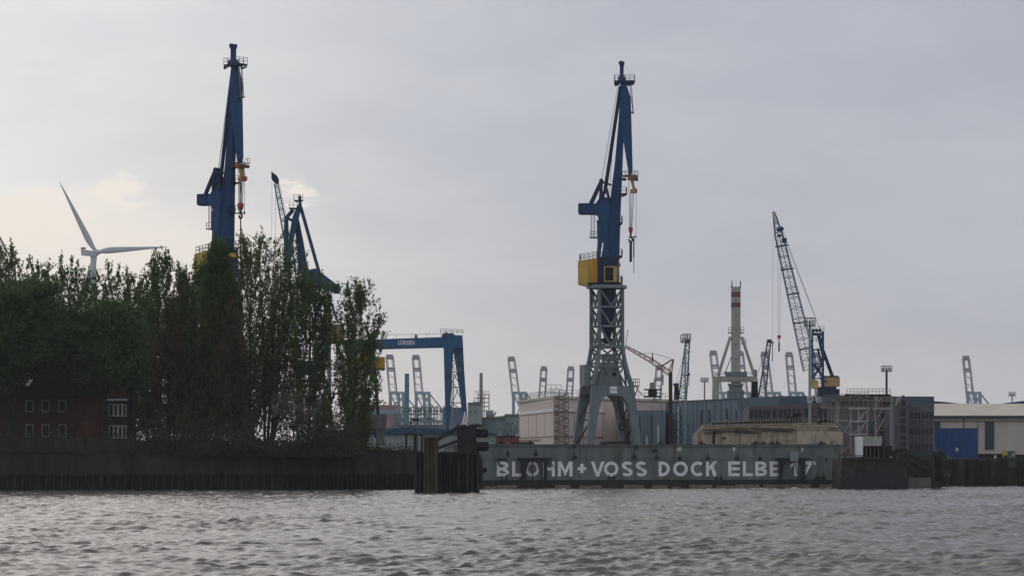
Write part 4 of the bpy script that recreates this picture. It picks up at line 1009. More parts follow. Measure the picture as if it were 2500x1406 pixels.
def wheel_fender(label, px, py, rr, w, Y, axis):
    c = at(px, py, Y); d = Vector(axis).normalized()
    r = thing('fender', label, 'fender', c, 'black dock fenders')
    m = M(); prof = [(-.5, .62), (-.44, .88), (-.3, 1), (.3, 1), (.44, .88), (.5, .62)]
    for (a, ra), (b2, rb) in zip(prof, prof[1:]): m.tube(c + d * a * w, c + d * b2 * w, ra * rr, rb * rr, 22, a in (-.5, .44))
    m.build('tyre', 'black', r, smooth=False)
    m = M(); m.tube(c - d * w * .62, c + d * w * .62, rr * .22, None, 10); m.build('axle', 'dark', r)
    return r
wheel_fender('big black wheel fender, upper of the two right of the pontoon', 2292, 1121, 1.55, 1.5, 488, (.75, -.66, 0))
wheel_fender('big black wheel fender low over the water right of the pontoon', 2296, 1160, 1.15, 1.4, 488, (.75, -.66, 0))
Y = 486
m = M().tube((ax(2277, Y), Y, -1.5), (ax(2277, Y), Y, az(1101, Y)), .3, .28, 9); m.bar((ax(2272, Y), Y, -.6), (ax(2280, Y), Y, az(1160, Y)), .2); m.pbox(2279, 2301, 1102, 1112, Y, 2.5)
tag(m.build('mooring_pile', 'dark', base=(ax(2277, Y), Y, 0)), 'slim dark mooring pile that holds the wheel fenders', 'pile')
m = M().pprism([(2303, 1146), (2312, 1149), (2319, 1160), (2318, 1165), (2311, 1155)], 489, .3); m.pprism([(2303, 1107), (2316, 1112), (2320, 1121), (2312, 1120)], 489, .3)
tag(m.build('fender_guard', 'concrete', base=at(2311, 1165, 489)), 'pale curved guard plate beside the low wheel fender', 'guard plate')

# ------------------------------------------------------------------ dolphin in front of the gate
Y = 425
r = thing('mooring_dolphin', 'dark sheet-pile mooring dolphin with a pale mossy pile cluster, before the dock gate', 'dolphin', (ax(1092, Y), Y, 0))
m = M(); xs = [1013 + i * (157 / 20) for i in range(21)]
pts = []
for i, x in enumerate(xs[:-1]):
    for f, y in ((0, 0), (.36, 0), (.5, .38), (.86, .38)): pts.append((ax(x + f * 7.85, Y), Y + y))
pts += [(ax(1170, Y), Y), (ax(1170, Y), Y + 6), (ax(1013, Y), Y + 6)]
m.plan(pts, -2, az(1104, Y)); m.build('sheet_piling', 'pile', r)
m = M(); rnd = random.Random(8)
for i, (x, w) in enumerate(((1016, 8), (1026, 8), (1076, 5), (1100, 5), (1120, 6), (1141, 7), (1153, 6), (1166, 7))):
    m.tube((ax(x, Y), Y - .25, -2), (ax(x, Y), Y - .25, az(1101 + rnd.randint(0, 6), Y)), w / 17.6 * .5, None, 8)
m.build('guide_pile', 'dark', r)
m = M().pbox(1072, 1166, 1102, 1108, Y - .5, 6.6); m.pbox(1012, 1036, 1103, 1107, Y - .4, 6); m.build('capping_beam', 'dark', r)
m = M()
for i, (x, w) in enumerate(((1038.5, 7), (1046, 7.5), (1055, 9), (1064.5, 9.5))):
    m.tube((ax(x, Y), Y - 1.3 - .2 * (i % 2), -2), (ax(x, Y), Y - 1.3 - .2 * (i % 2), az(1067 + (i % 2), Y)), w / 17.6 * .58, None, 8)
m.pbox(1036, 1070.5, 1066, 1070, Y - 1.7, 1.6); m.pbox(1035, 1070, 1070, 1203, Y - 1.0, .6)
m.build('pile_cluster', 'moss', r)
m = M(); m.pbox(1116, 1163, 1041, 1103, Y - .6, 3); m.pbox(1120, 1123, 1040, 1103, Y - .75, .14); m.pbox(1124, 1162, 1076, 1079, Y - .72, .1); m.pbox(1146, 1162, 1044, 1100, Y - .72, .1)
m.pbox(1145, 1176, 1036, 1043, Y - .9, 3.4); m.pbox(1112, 1148, 1038.5, 1043, Y - .8, 3.2)
m.pprism([(1166, 1103), (1174, 1112), (1178, 1128), (1179, 1150), (1178, 1170), (1172, 1178), (1168, 1180)], Y + .4, 2)
m.build('fender_frame', 'dark', r)
for p_, q_, y_, w_ in (((1068, 1072), (1122, 1041), Y - .9, .5), ((1068, 1094), (1120, 1075), Y - .9, .42), ((1068, 1073), (1122, 1042), Y + 1.6, .45)): M().pbar(p_, q_, y_, w_).build('strut', 'dark', r)
m = M(); rnd = random.Random(5)
for i in range(16):
    x = rnd.uniform(1116, 1175); m.pbox(x, x + rnd.uniform(2, 5), 1034 + rnd.random() * 3, 1040, Y - .8 + rnd.random() * 2, .5)
m.tube(at(1127, 1100, Y - .7), at(1127, 1042, Y - .7), .05); m.build('top_clutter', 'black', r)
def roller(label, x0, x1, y0, y1):
    c = at((x0 + x1) / 2, (y0 + y1) / 2, Y + .4); rr = (y1 - y0) / 2 / 17.6; L_ = (x1 - x0) / 17.6
    r2 = thing('fender', label, 'fender', c, 'black dock fenders')
    m = M(); prof = [(-.5, .8), (-.44, .96), (.1, 1), (.36, 1), (.45, .86), (.5, .55)]
    for (a, ra), (b2, rb) in zip(prof, prof[1:]): m.tube(c + Vector((a * L_, 0, 0)), c + Vector((b2 * L_, 0, 0)), ra * rr, rb * rr, 24, a in (-.5, .45))
    m.build('roller', 'black', r2)
    m = M(); m.tube(c + Vector((-.62 * L_, 0, 0)), c + Vector((-.5 * L_, 0, 0)), rr * .4, None, 8); m.build('axle', 'dark', r2)
roller('black rubber roller fender on the dolphin, upper of two', 1155, 1192, 1046, 1068)
roller('black rubber roller fender on the dolphin, lower of two', 1155, 1194, 1078, 1101)
c = at(1180, 1147, Y + 1)
tag(M().tube(c + Vector((-.25, 0, 0)), c + Vector((.5, 0, 0)), .42, .3, 12).tube(c + Vector((-.7, 0, 0)), c + Vector((-.25, 0, 0)), .3, .42, 12).build('fender', 'black', base=c), 'small black stub fender low on the side of the dolphin', 'fender', 'black dock fenders')

# small things on the quay beside the dolphin
Y = 474
for (x0, x1, yt), lab in (((992, 1012, 1056), 'black bent vent pipe on the quay, wider one left of the lamp post'), ((1015.5, 1030, 1058), 'black bent vent pipe on the quay, narrow one behind the lamp post')):
    pts = [at(x0, 1118, Y), at(x0, yt + 5, Y)] + [at((x0 + x1) / 2 - (x1 - x0) / 2 * math.cos(t), yt + 5 - 5 * math.sin(t), Y) for t in np.linspace(.3, 2.84, 6)] + [at(x1, yt + 5, Y), at(x1, 1118, Y)]
    tag(M().path(pts, .17, 9).build('vent_pipe', 'dark', base=at(x0, 1118, Y)), lab, 'pipe', 'bent vent pipes')
r = thing('lamp_post', 'short grey lamp post with a flat head beside the bent vent pipes', 'lamp post', at(1021, 1118, Y - 1))
M().tube(at(1021, 1118, Y - 1), at(1021, 1023, Y - 1), .14, .1, 8).build('pole', 'grey', r)
M().pbox(1009, 1021.5, 1022, 1027, Y - 1.3, .6).build('lamp_head', 'dark', r)
def signpost(px, top, Y, lab, head=(4, 5), m_='rope'):
    r = thing('mast', lab, 'mast', at(px, 1118, Y))
    M().tube(at(px, 1118, Y), at(px, top, Y), .06, None, 6).build('pole', m_, r)
    M().pbox(px - head[0], px + head[0], top, top + head[1], Y - .2, .4).build('head', 'dark', r)
signpost(1003, 1031, 478, 'thin mast with a small dark box left of the lamp post', (3.5, 4))
Y = 476
f = thing('railing', 'thin steel railing on the quay between the pillar and the vent pipes', 'railing', at(960, 1092, Y))
M().rail([at(925, 1100, Y), at(1012, 1100, Y)], 1.15, 1.6, .07).build('rails', 'rail', f)
M().pbox(925, 940, 1087, 1091, Y - .1, .05).build('notice', 'white', f)

# ------------------------------------------------------------------ buff masonry pier head
Y = 509
r = thing('pier_head', 'stepped buff masonry pier head standing over the right half of the dock gate', 'pier', (ax(1880, Y), Y, LAND))
M().pprism([(1703, 1056), (1945, 1054), (1945, 1118), (1703, 1118)], Y, 14).build('base_course', 'stone', r)
M().pprism([(1945, 1054), (2058, 1054), (2058, 1118), (1945, 1118)], Y - .25, 14).build('end_block', 'stone2', r)
for k, (x, y0, y1, xe, dy) in enumerate(((1708, 1049, 1056, 2052, .45), (1713, 1043, 1049, 2047, .8), (1719, 1036, 1043, 2040, 1.15))):
    t0 = (1945 - x) / 330 * 5
    M().pprism([(x, y0 + 1.5), (1945, y0 - t0 + 1), (1945, y1 + .5), (x, y1 + .5)], Y + dy, 12.5 - dy).build('step_course', 'stone', r)
    M().pprism([(1945.2, y0 - t0), (xe, y0 - t0 + .6), (xe, y1 + .5), (1945.2, y1 + .5)], Y + dy - .2, 12.5 - dy).build('end_step', 'stone2', r)
    m = M().pprism([(x - .8, y0 + 1.7), (1945, y0 - t0 + 1.2), (1945, y0 - t0 + 2.6), (x - .8, y0 + 3)], Y + dy - .3, .6); m.pprism([(1945.2, y0 - t0 + .2), (xe + .8, y0 - t0 + .8), (xe + .8, y0 - t0 + 2.2), (1945.2, y0 - t0 + 1.6)], Y + dy - .5, .6); m.build('lit_ledge_strip', 'litledge', r)  # pale strips added for the lit ledge tops, which are out of view
m = M(); m.pbox(1740, 1745, 1062, 1086, Y - .1, .09); m.pbox(1764, 1772, 1067, 1070, Y - .3, .3); m.pprism([(1741, 1056), (1745, 1050), (1747, 1057), (1745, 1064)], Y - .35, .3); m.pbox(1998, 2004, 1029, 1034, Y + .3, .3)
m.build('niche', 'roofdark', r)
m = M(); rnd = random.Random(14)
for i in range(30):
    x = rnd.uniform(1712, 2030); w = rnd.uniform(12, 60); y = rnd.choice((1048, 1052, 1056, 1044)) - (x - 1712) * .008; ye = min(x + w, 2046)
    if not (x < 1945 < ye): m.pbox(x, ye, y, y + rnd.uniform(.5, 1.3), Y - .3, .5)
for x in (1760, 1806, 1850, 1898, 1921, 1990): m.pbox(x, x + .8, 1058, 1088, Y - .28, .2)
m.build('masonry_joint', 'stonejoint', r)
m = M()
for t0, t1, cx, rr in ((0, 3.14, 2035, 9), (0, 3.14, 2013, 6.5)): m.path([at(cx + rr * math.cos(t), 1088 - rr * 1.3 * math.sin(t), Y - .3) for t in np.linspace(t0, t1, 9)], .07, 4)
m.build('painted_arch', 'concrete', r)
m = M()
for x, y, w in ((1970, 1083, 8), (1980, 1079, 6), (1987, 1077, 7), (1995, 1083, 5)): m.pbox(x, x + w, y, y + 6, Y - .3, .04)
m.build('graffiti', 'pipe', r)
m = M()
for i in range(38):
    t = i / 37; x = 1737 + t * 262; y = 1036 - t * 8.5
    m.bar(at(x, y + 1, Y + 1.2), at(x, y - 11 - (i % 5 == 0) * 1.5, Y + 1.2), .11)
m.bar(at(1737, 1031, Y + 1.2), at(1999, 1022, Y + 1.2), .06)
for x in (2010, 2022, 2030, 2038): m.bar(at(x, 1028, Y + 1.2), at(x, 1012, Y + 1.2), .12)
m.build('railing', 'scaffp', r)
M().pprism([(1737, 1032), (1918, 1025), (1918, 1031), (1737, 1036.5)], Y + 3.2, .6).build('kerb', 'roofdark', r)
Y2 = 513
def junk(label, pp, d=1.5, m_='black', cat='machinery', name='winch'):
    x0 = sum(p[0] for p in pp) / len(pp); y1 = max(p[1] for p in pp)
    tag(M().pprism(pp, Y2, d).build(name, m_, base=at(x0, y1, Y2)), label, cat)
junk('long dark winch on the pier head, left of the tall pale lamp mast', [(1915, 1031), (1916, 1018), (1932, 1016), (1936, 1010), (1950, 1009), (1960, 1010), (1954, 1014), (1956, 1025), (1958, 1030)], 1.8)
junk('dark flared box around the foot of the tall pale lamp mast', [(1975, 1029), (1967, 1018), (1969, 1015), (1996, 1015), (1993, 1025), (1985, 1029)], 1.8, 'black', 'box', 'mast_foot_box')
junk('small dark heap on the pier head right of the lamp mast', [(2000, 1030), (2006, 1025), (2012, 1023), (2020, 1025), (2034, 1030)], 1.4, 'roofdark', 'heap', 'rope_heap')

# ------------------------------------------------------------------ beige hall
A, B, C = (ax(1268, 651), 651), (ax(1352, 600), 600), (ax(1650, 640), 640)
hall = thing('assembly_hall', 'large beige clad hall behind the grey crane portal', 'hall', (B[0], B[1], LAND))
zt = 5 + 149 * 600 / F
M().plan([A, B, C, (C[0], 720), (A[0] + 3, 720)], LAND - .5, zt - .55).build('wall', 'beige', hall)
M().plan([(A[0] - .4, A[1]), (B[0], B[1] - .5), (C[0] + .4, C[1] - .3), (C[0] + .4, 721), (A[0] + 2.4, 721)], zt - .5, zt).build('roof_edge', 'hallroof', hall)
def on(a, b, px, off=.3):     # point in front of a wall line at photo column px
    k = (px - 1250) / F; d = (b[0] - a[0], b[1] - a[1]); t = (k * a[1] - a[0]) / (d[0] - k * d[1])
    return Vector((a[0] + d[0] * t, a[1] + d[1] * t - off, 0))
def wstrip(m, a, b, x0, x1, z0, z1, off=.3):
    p, q = on(a, b, x0, off), on(a, b, x1, off)
    m.plan([(p.x, p.y), (q.x, q.y), (q.x, q.y + off - .01), (p.x, p.y + off - .01)], z0, z1)
m = M(); wstrip(m, A, B, 1270, 1351, 13.9, 14.5); wstrip(m, B, C, 1353, 1398, 14.0, 14.4); wstrip(m, B, C, 1455, 1470, 14.0, 14.5); m.build('light_strip', 'white', hall)
m = M(); wstrip(m, A, B, 1270, 1351, 8.85, 9.1); wstrip(m, B, C, 1353, 1472, 8.9, 9.1); wstrip(m, A, B, 1270, 1351, 13.6, 13.8, .35); wstrip(m, B, C, 1353, 1480, 13.7, 13.85, .2)
wstrip(m, A, B, 1262, 1318, 8.3, 8.6, 1.2)
for px in (1290, 1310, 1330): wstrip(m, A, B, px, px + .8, 9.1, 13.6, .15)
for px in (1402, 1424, 1446, 1472): wstrip(m, B, C, px, px + .8, LAND, 13.7, .15)
m.build('gutter_pipe', 'scaffp', hall)
m = M(); wstrip(m, B, C, 1479, 1506, LAND, 15.2, .2); m.build('warm_lit_panel', 'beigew', hall)  # warm light on this stretch of wall, painted as a yellower panel
m = M(); m.rail([(A[0], A[1], zt), (B[0], B[1], zt), (C[0], C[1], zt)], 1.2, 2.2, .08); m.rail([(B[0] - 1.5, B[1] + 2, zt), (B[0] + 1.5, B[1] + 2, zt)], 2.2, .9, .09, 3); m.build('roof_railing', 'rail', hall)
Y = 596
st = thing('stair_scaffold', 'brown lattice stair tower against the corner of the beige hall', 'scaffold', (ax(1370, Y), Y, LAND))
m = M()
for x in (1353, 1365, 1376, 1388):
    for d in (0, 2.0): m.bar((ax(x, Y), Y + d, LAND), (ax(x, Y), Y + d, az(952 if x < 1380 else 962, Y)), .11)
m.build('standards', 'scaffp', st)
m = M(); ys = list(range(962, 1116, 10))
for y in ys:
    m.bar(at(1353, y, Y), at(1388, y, Y), .1); m.bar(at(1353, y - 4, Y), at(1388, y - 4, Y), .07); m.bar(at(1353, y, Y + 2), at(1388, y, Y + 2), .1)
m.build('ledgers', 'scaffp', st)
m = M()
for i, y in enumerate(ys[:-1]):
    a, b2 = (1355, 1386) if i % 2 else (1386, 1355)
    m.bar(at(a, y, Y + .6), at(b2, y + 10, Y + .6), .22); m.bar(at(a, y - 4, Y + .3), at(b2, y + 6, Y + .3), .07); m.bar(at(b2, y, Y + 1.8), at(a, y + 10, Y + 1.8), .1)
m.build('stair_flight', 'scaffp', st)
Y = 592
r = thing('red_shed', 'low rust red shed left of the beige hall', 'shed', (ax(1237, Y), Y, LAND))
M().pbox(1211, 1268, 1064, 1118, Y, 5).build('wall', 'rustred', r); M().pprism([(1209, 1064), (1270, 1062), (1270, 1065), (1209, 1066)], Y - .3, 5.8).build('roof', 'quay2', r)
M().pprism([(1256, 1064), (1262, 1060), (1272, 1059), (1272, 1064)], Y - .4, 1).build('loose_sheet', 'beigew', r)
# dark ventilator on the hall roof
Y = 632
r = thing('ventilator', 'dark spool shaped ventilator with a small pipe on the hall roof', 'ventilator', at(1594, 970, Y))
M().pbox(1583, 1604, 951, 967, Y - .9, 1.8).build('drum', 'dark', r)
M().pbox(1573, 1616, 949, 952, Y - 1.6, 3.2).pbox(1573, 1614, 966, 969.5, Y - 1.6, 3.2).build('flange', 'dark', r)
m = M().pprism([(1586, 949), (1587, 934), (1597, 933), (1600, 949)], Y - .5, 1); m.build('outlet', 'stack', r); M().tube(at(1597, 935, Y), at(1597.5, 923, Y), .09, .06, 6).build('vent_rod', 'dark', r)

# ------------------------------------------------------------------ blue clad building
P0, P1, P2 = (ax(1625, 612), 612), (ax(1905, 557), 557), (ax(2280, 562), 562)
bb = thing('workshop_building', 'long blue and teal clad workshop building behind the masonry pier', 'building', (P1[0], P1[1], LAND))
zb = 15.9
o = M().plan([P0, P1, P2, (P2[0], 600), (P0[0] + 8, 660)], LAND - .5, zb).build('wall', 'cladding', bb)
o.data.materials.append(MT['band'])
m = M(); wstrip(m, P1, P2, 1906, 2280, 12.2, zb + .15, .35); m.build('fascia', 'band', bb)
m = M(); p, q = on(P0, P1, 1800, .35), on(P0, P1, 1905, .35); m.prism([(p.x, 14.2), (q.x, 13.0), (q.x, zb + .12), (p.x, zb + .1)], lambda z: 0, lambda z: .1)
for i, v in enumerate(m.v): t = (v[0] - p.x) / (q.x - p.x); m.v[i] = (v[0], p.y + (q.y - p.y) * t + (v[1] * 3), v[2])
m.build('fascia', 'band', bb)
m = M().plan([(P0[0] - .2, P0[1] - .2), (P1[0], P1[1] - .25), (P1[0], P1[1] + 1), (P0[0], P0[1] + 1)], zb - .02, zb + .12); m.build('roof_edge', 'band', bb)
for px0, px1, z0, z1 in ((1710, 1716, 8.6, 14.1), (1728.5, 1734, 8.6, 14.1), (1771, 1777, 9.5, 14.2), (1795, 1799, 9.6, 13.8)):
    m = M(); wstrip(m, P0, P1, px0, px1, z0, z1, .12); w = m.build('window', 'glassb', bb)
    m = M(); wstrip(m, P0, P1, px0 - .4, px1 + .4, (z0 + z1) / 2 - .1, (z0 + z1) / 2 + .12, .2); wstrip(m, P0, P1, px0 - .7, px0 - .1, z0, z1, .2); m.build('window_frame', 'cladlow', w)
for px in (1656, 1661):
    m = M(); z = 6.0
    while z < 14: wstrip(m, P0, P1, px - 1.8, px + 1.2, z, z + 1.1, .1); z += 1.55
    m.build('window', 'frame' if px == 1656 else 'glassb', bb)
m = M()
for px in (1630, 1640, 1650, 1670, 1690, 1700, 1722, 1742, 1760, 1784, 1808, 1830, 1850):
    wstrip(m, P0, P1, px, px + 1.1, LAND, zb - .1, .16)
m.build('cladding_rib', 'band', bb)
Y = 600
lw = thing('workshop_annexe', 'low pale teal annexe between crane portal and blue workshop', 'building', (ax(1590, Y), Y, LAND))
M().plan([(ax(1538, 611), 611), (ax(1624, 606), 606), (ax(1624, 611.5), 611.5), (ax(1540, 630), 630)], LAND - .5, az(1001, 606)).build('wall', 'cladlow', lw)
Aa, Bb = (ax(1538, 611), 611), (ax(1624, 606), 606)
for px in (1568, 1577, 1586, 1605, 1612, 1618):
    m = M(); wstrip(m, Aa, Bb, px, px + 4, LAND + .4, 11.2 - (px % 3), .12); m.build('window', 'frame' if px % 2 else 'cladlow', lw)
m = M(); wstrip(m, Aa, Bb, 1588.5, 1590.5, LAND, 13.6, .3); wstrip(m, Aa, Bb, 1560, 1561.5, LAND, 13, .3); m.build('downpipe', 'band', lw)

# brick row in front of the fascia
Y = 540
br = thing('brick_building', 'purple brown brick office block with dark windows behind the pier', 'building', (ax(2000, Y), Y, LAND))
M().pprism([(1828, 992), (2000, 984), (2000, 1118), (1828, 1118)], Y, 10).build('wall', 'brickp', br)
M().pprism([(2000, 984), (2186, 984), (2186, 1118), (2000, 1118)], Y + .05, 10).build('rear_wall', 'plaster', br)
for x in (1831, 1841, 1852, 1863, 1872, 1887, 1903, 1914, 1923, 1935, 1946, 1966, 1978, 1999, 2012):
    w = M().pbox(x, x + 7, 1001 - (x - 1830) * .035, 1020, Y - .1, .09).build('window', 'glassfar', br)
for y in (1007, 1043, 1077):
    for x in (2140, 2150, 2160, 2170): M().pbox(x, x + 6, y, y + 12, Y - .06, .1).build('window', 'glassfar', br)
m = M()
for x in (1829, 1839.5, 1850, 1861, 1882, 1897, 1911, 1931, 1959, 1974, 1991, 2008): m.pbox(x, x + 1.3, 993 - (x - 1830) * .04, 1118, Y - .3, .28)
m.build('pilaster', 'lesene', br)
M().plan([(ax(2028, Y), Y - .5), (ax(2190, Y), Y - .5), (ax(2190, Y), Y + 11), (ax(2028, Y), Y + 11)], az(984, Y) + .01, az(984, Y) + .2).build('eaves', 'roofdark', br)
M().add([(ax(2040, Y), Y - .6, az(983, Y)), (ax(2190, Y), Y - .6, az(983, Y)), (ax(2184, Y), Y + 4, az(963.5, Y)), (ax(2050, Y), Y + 4, az(963.5, Y)), (ax(2040, Y), Y + 10, az(983, Y)), (ax(2190, Y), Y + 10, az(983, Y))], [(0, 1, 2, 3), (3, 2, 5, 4), (0, 3, 4), (1, 5, 2)]).build('roof', 'roofgreen', br)
Y = 531
gh = thing('gable_house', 'narrow purple gabled house with white barge boards and stacked windows', 'house', (ax(2205, Y), Y, LAND))
M().pprism([(2172, 990), (2195, 990), (2197, 985), (2205, 966), (2219, 990), (2219, 1118), (2172, 1118)], Y, 8).build('wall', 'brickp', gh)
m = M(); m.pbar((2193, 992), (2205.5, 965), Y - .3, .28); m.pbar((2205.5, 965), (2217, 993), Y - .3, .28); m.pbox(2194, 2196, 992, 1095, Y - .25, .24); m.pbox(2213, 2215, 992, 1095, Y - .25, .24)
for y in (993, 1017, 1034, 1059, 1074): m.pbox(2196, 2213, y, y + 2.5, Y - .2, .19)
m.build('barge_board', 'lesene', gh)
for y0, y1 in ((998, 1015), (1021, 1031), (1039, 1056), (1063, 1072), (1079, 1090)): M().pbox(2197.5, 2211.5, y0, y1, Y - .12, .11).build('window', 'glassfar', gh)
M().pprism([(2200, 988), (2205, 976), (2210, 988)], Y - .12, .11).build('gable_window', 'glassfar', gh)
m = M(); p = [(2170, 990), (2206, 961), (2222, 990)]
m.add([at(2188, 991, Y + 8), at(2205.5, 962, Y + 8), at(2205.5, 962, Y - .5), at(2190, 991, Y - .5), at(2205.5, 963.5, Y + 8), at(2205.5, 963.5, Y - .5)], [(0, 1, 2, 3), (0, 3, 5, 4)])
m.add([at(2222, 991, Y + 8), at(2205.5, 962, Y + 8), at(2205.5, 962, Y - .5), at(2222, 991, Y - .5), at(2205.5, 963.5, Y + 8), at(2205.5, 963.5, Y - .5)], [(3, 2, 1, 0), (4, 5, 3, 0)])
m.build('roof', 'roofdark', gh)
Y = 538
ob = thing('office_block', 'grey mauve office block with three rows of windows, left of the cobalt blue sheet', 'building', (ax(2250, Y), Y, LAND))
M().pbox(2219.5, 2280, 988, 1118, Y, 9).build('wall', 'plaster', ob)
for y in (1007, 1046, 1083):
    for x in (2222, 2231, 2240, 2250, 2260, 2270): M().pbox(x, x + 6, y, y + 14, Y - .08, .09).build('window', 'glassfar', ob)
m = M()
for x in (2220, 2229, 2238, 2247, 2257, 2267, 2277): m.pbox(x, x + 1.4, 992, 1118, Y - .25, .24)
for y in (1022, 1061, 1097): m.pbox(2221.5, 2277, y, y + 2, Y - .2, .15)
m.build('lesene', 'lesene', ob)
M().pbox(2219, 2279, 1098, 1118, Y - 1.8, 1.4).build('plinth', 'teal', ob)

# steel scaffold in front
Y = 513
sc = thing('scaffold_tower', 'grey steel scaffold towers with decks and railings right of the pier', 'scaffold', (ax(2110, Y), Y, LAND))
m = M()
for x, y0 in ((2077, 994), (2096, 994), (2117, 994), (2137, 968), (2175, 968), (2042, 980)):
    m.bar(at(x, 1118, Y), at(x, y0, Y), .17 if x != 2042 else .1); m.bar(at(x + 5, 1118, Y + 3), at(x + 5, y0, Y + 3), .14)
m.build('standards', 'scaff', sc)
m = M()
for y in (995, 1026, 1058): m.pbox(2076, 2118, y, y + 4, Y - .2, 3.4)
m.pbox(2136, 2178, 996, 999, Y - .3, 3.5); m.pbox(2040, 2078, 1025, 1028, Y + .5, 2)
m.build('deck', 'scaff', sc)
m = M(); m.pbox(2008, 2130, 993, 996, Y + 4, 2.5); m.rail([at(2008, 993, Y + 4), at(2130, 992, Y + 4)], 1.1, .8, .08); m.rail([at(2118, 996, Y - .3), at(2178, 982, Y - .3)], 1.0, .8, .08); m.rail([at(2010, 980, Y + 6), at(2120, 972, Y + 6)], 1, 1.4, .08)
m.build('gangway', 'scaffp', sc)
m = M()
for a, b2 in (((2137, 990), (2153, 970)), ((2142, 1020), (2156, 996)), ((2140, 1055), (2160, 1020)), ((2117, 1000), (2100, 1022)), ((2085, 1056), (2115, 1030)), ((2060, 1055), (2076, 1030)), ((2044, 1030), (2075, 1062)), ((2060, 1100), (2076, 1085))): m.pbar(a, b2, Y, .15)
for i in range(3):
    y = 996 + i * 31; m.pbar((2097, y + 30), (2115, y + 4), Y + 1.5, .4)
m.build('brace', 'scaff', sc)
m = M(); rnd = random.Random(21)
for i in range(60):
    x = rnd.uniform(2020, 2172); y = rnd.uniform(985, 1105); k = rnd.random(); d = rnd.uniform(4, 9)
    if k < .4: m.pbar((x, y), (min(x + rnd.uniform(10, 34), 2176), y), Y + d, .09)
    elif k < .75: m.pbar((x, y), (x, min(y + rnd.uniform(12, 40), 1118)), Y + d, .09)
    else: m.pbar((x, y), (x + rnd.choice((-1, 1)) * rnd.uniform(8, 18), y + rnd.uniform(12, 24)), Y + d, .09)
m.build('tube_clutter', 'scaffp', sc)
m = M()
for y in (1045, 1050, 1055): m.pbox(2120, 2136, y, y + 2, Y + 1.5, 1)
m.pbar((2118, 1032), (2135, 1030), Y + .6, .25); m.pbar((2122, 1043), (2134, 1031), Y + .6, .22); m.build('blue_beam', 'navy', sc)
Y = 532
rr = thing('roof_walkway', 'railed steel walkway on top of the dark roof behind the scaffold', 'walkway', (ax(2120, Y), Y, az(964, Y)))
m = M().pbox(2066, 2174, 962, 965, Y, 2.5); m.build('deck', 'roofdark', rr)
m = M()
for d in (0, 2.5): m.rail([at(2067, 962, Y + d), at(2174, 962, Y + d)], .95, .62, .07)
m.build('railing', 'rail', rr)
Y = 503
sh = thing('site_cabin', 'white site cabin with an open dark front on the quay edge', 'cabin', (ax(2120, Y), Y, LAND))
m = M().pbox(2092, 2153, 1065, 1088, Y, 3); m.build('upper_panel', 'pylon', sh)
M().pbox(2091.5, 2107, 1065.3, 1113, Y - .06, 3.0).build('side_panel', 'white', sh)
M().pbox(2107, 2153, 1088, 1116, Y + 2, .4).build('rear_panel', 'roofdark', sh); m = M().pbox(2151, 2157, 1086, 1116, Y - .2, .5); m.build('rear_panel', 'roofdark', sh)
m = M()
for x in (2114, 2124, 2134, 2144): m.pbox(x, x + 2, 1090, 1116, Y + 1.4, .2)
m.build('post', 'scaffp', sh)
Y = 508
for x, y, w, lab in ((2163, 1082, 5, 'small dark steel bin on the quay right of the white site cabin'),):
    tag(M().pbox(x, x + w * 3, y + 6, 1118, Y, 1.5).build('bin', 'roofgreen', base=at(x, 1118, Y)), lab, 'bin')
tag(M().pprism([(2178, 1118), (2180, 1100), (2192, 1094), (2216, 1093), (2220, 1118)], Y + 4, 4).build('tarpaulin_heap', 'quay2', base=at(2205, 1118, Y)), 'dark covered heap in front of the gabled house', 'heap')

# ------------------------------------------------------------------ right hand hall
Y = 640
h2 = thing('warehouse', 'warm grey warehouse with a cream pitched roof at the right edge', 'warehouse', (ax(2420, Y), Y, LAND))
M().pbox(2268, 2720, 1015, 1120, Y, 34).build('wall', 'hall', h2)
x0, x1 = ax(2262, Y), ax(2724, Y)
M().add([(x0, Y - .9, az(1015.5, Y)), (x1, Y - .9, az(1015.5, Y)), (x1, Y + 17, az(985, Y + 17)), (x0, Y + 17, az(985, Y + 17)), (x0, Y + 35, az(1012, Y)), (x1, Y + 35, az(1012, Y)), (x0, Y - .9, az(1014, Y)), (x1, Y - .9, az(1014, Y))],
        [(6, 7, 2, 3), (3, 2, 5, 4), (0, 1, 7, 6), (0, 6, 3, 4), (1, 5, 2, 7), (1, 0, 4, 5)]).build('roof', 'hallroof', h2)
m = M().pbox(2263, 2720, 1014.5, 1019, Y - 1.0, .8); m.pbox(2352.5, 2354, 1019, 1046, Y - .3, .28); m.pbox(2387, 2388, 1030, 1118, Y - .2, .19); m.pbox(2270, 2700, 1027.5, 1029, Y - .12, .11); m.build('gutter', 'teal', h2)
M().pbox(2405, 2427.5, 1028.5, 1097, Y - .15, .14).build('door', 'teal', h2)
M().pbox(2281, 2296, 1029, 1118, Y - .1, .09).build('door', 'teal', h2)
Y = 820
m = M(); m.pprism([(2270, 978), (2310, 981), (2345, 985), (2345, 1118), (2270, 1118)], Y, 20)
tag(m.build('distant_hall', 'slate', base=(ax(2300, Y), Y, LAND)), 'low curved dark hall roof peeping over the left end of the cream roof', 'hall')
m = M(); m.pprism([(2440, 986), (2470, 982), (2500, 978), (2600, 974), (2600, 1118), (2440, 1118)], Y, 20)
tag(m.build('distant_hall', 'slate', base=(ax(2520, Y), Y, LAND)), 'low dark hall roof peeping over the right end of the cream roof', 'hall')
Y = 612
cb = thing('sheeted_stack', 'big cobalt blue sheeted box in front of the warm grey warehouse', 'container', (ax(2335, Y), Y, LAND))
M().pbox(2282, 2388, 1045.5, 1119, Y, 8).build('cover', 'cobalt', cb)
m = M()
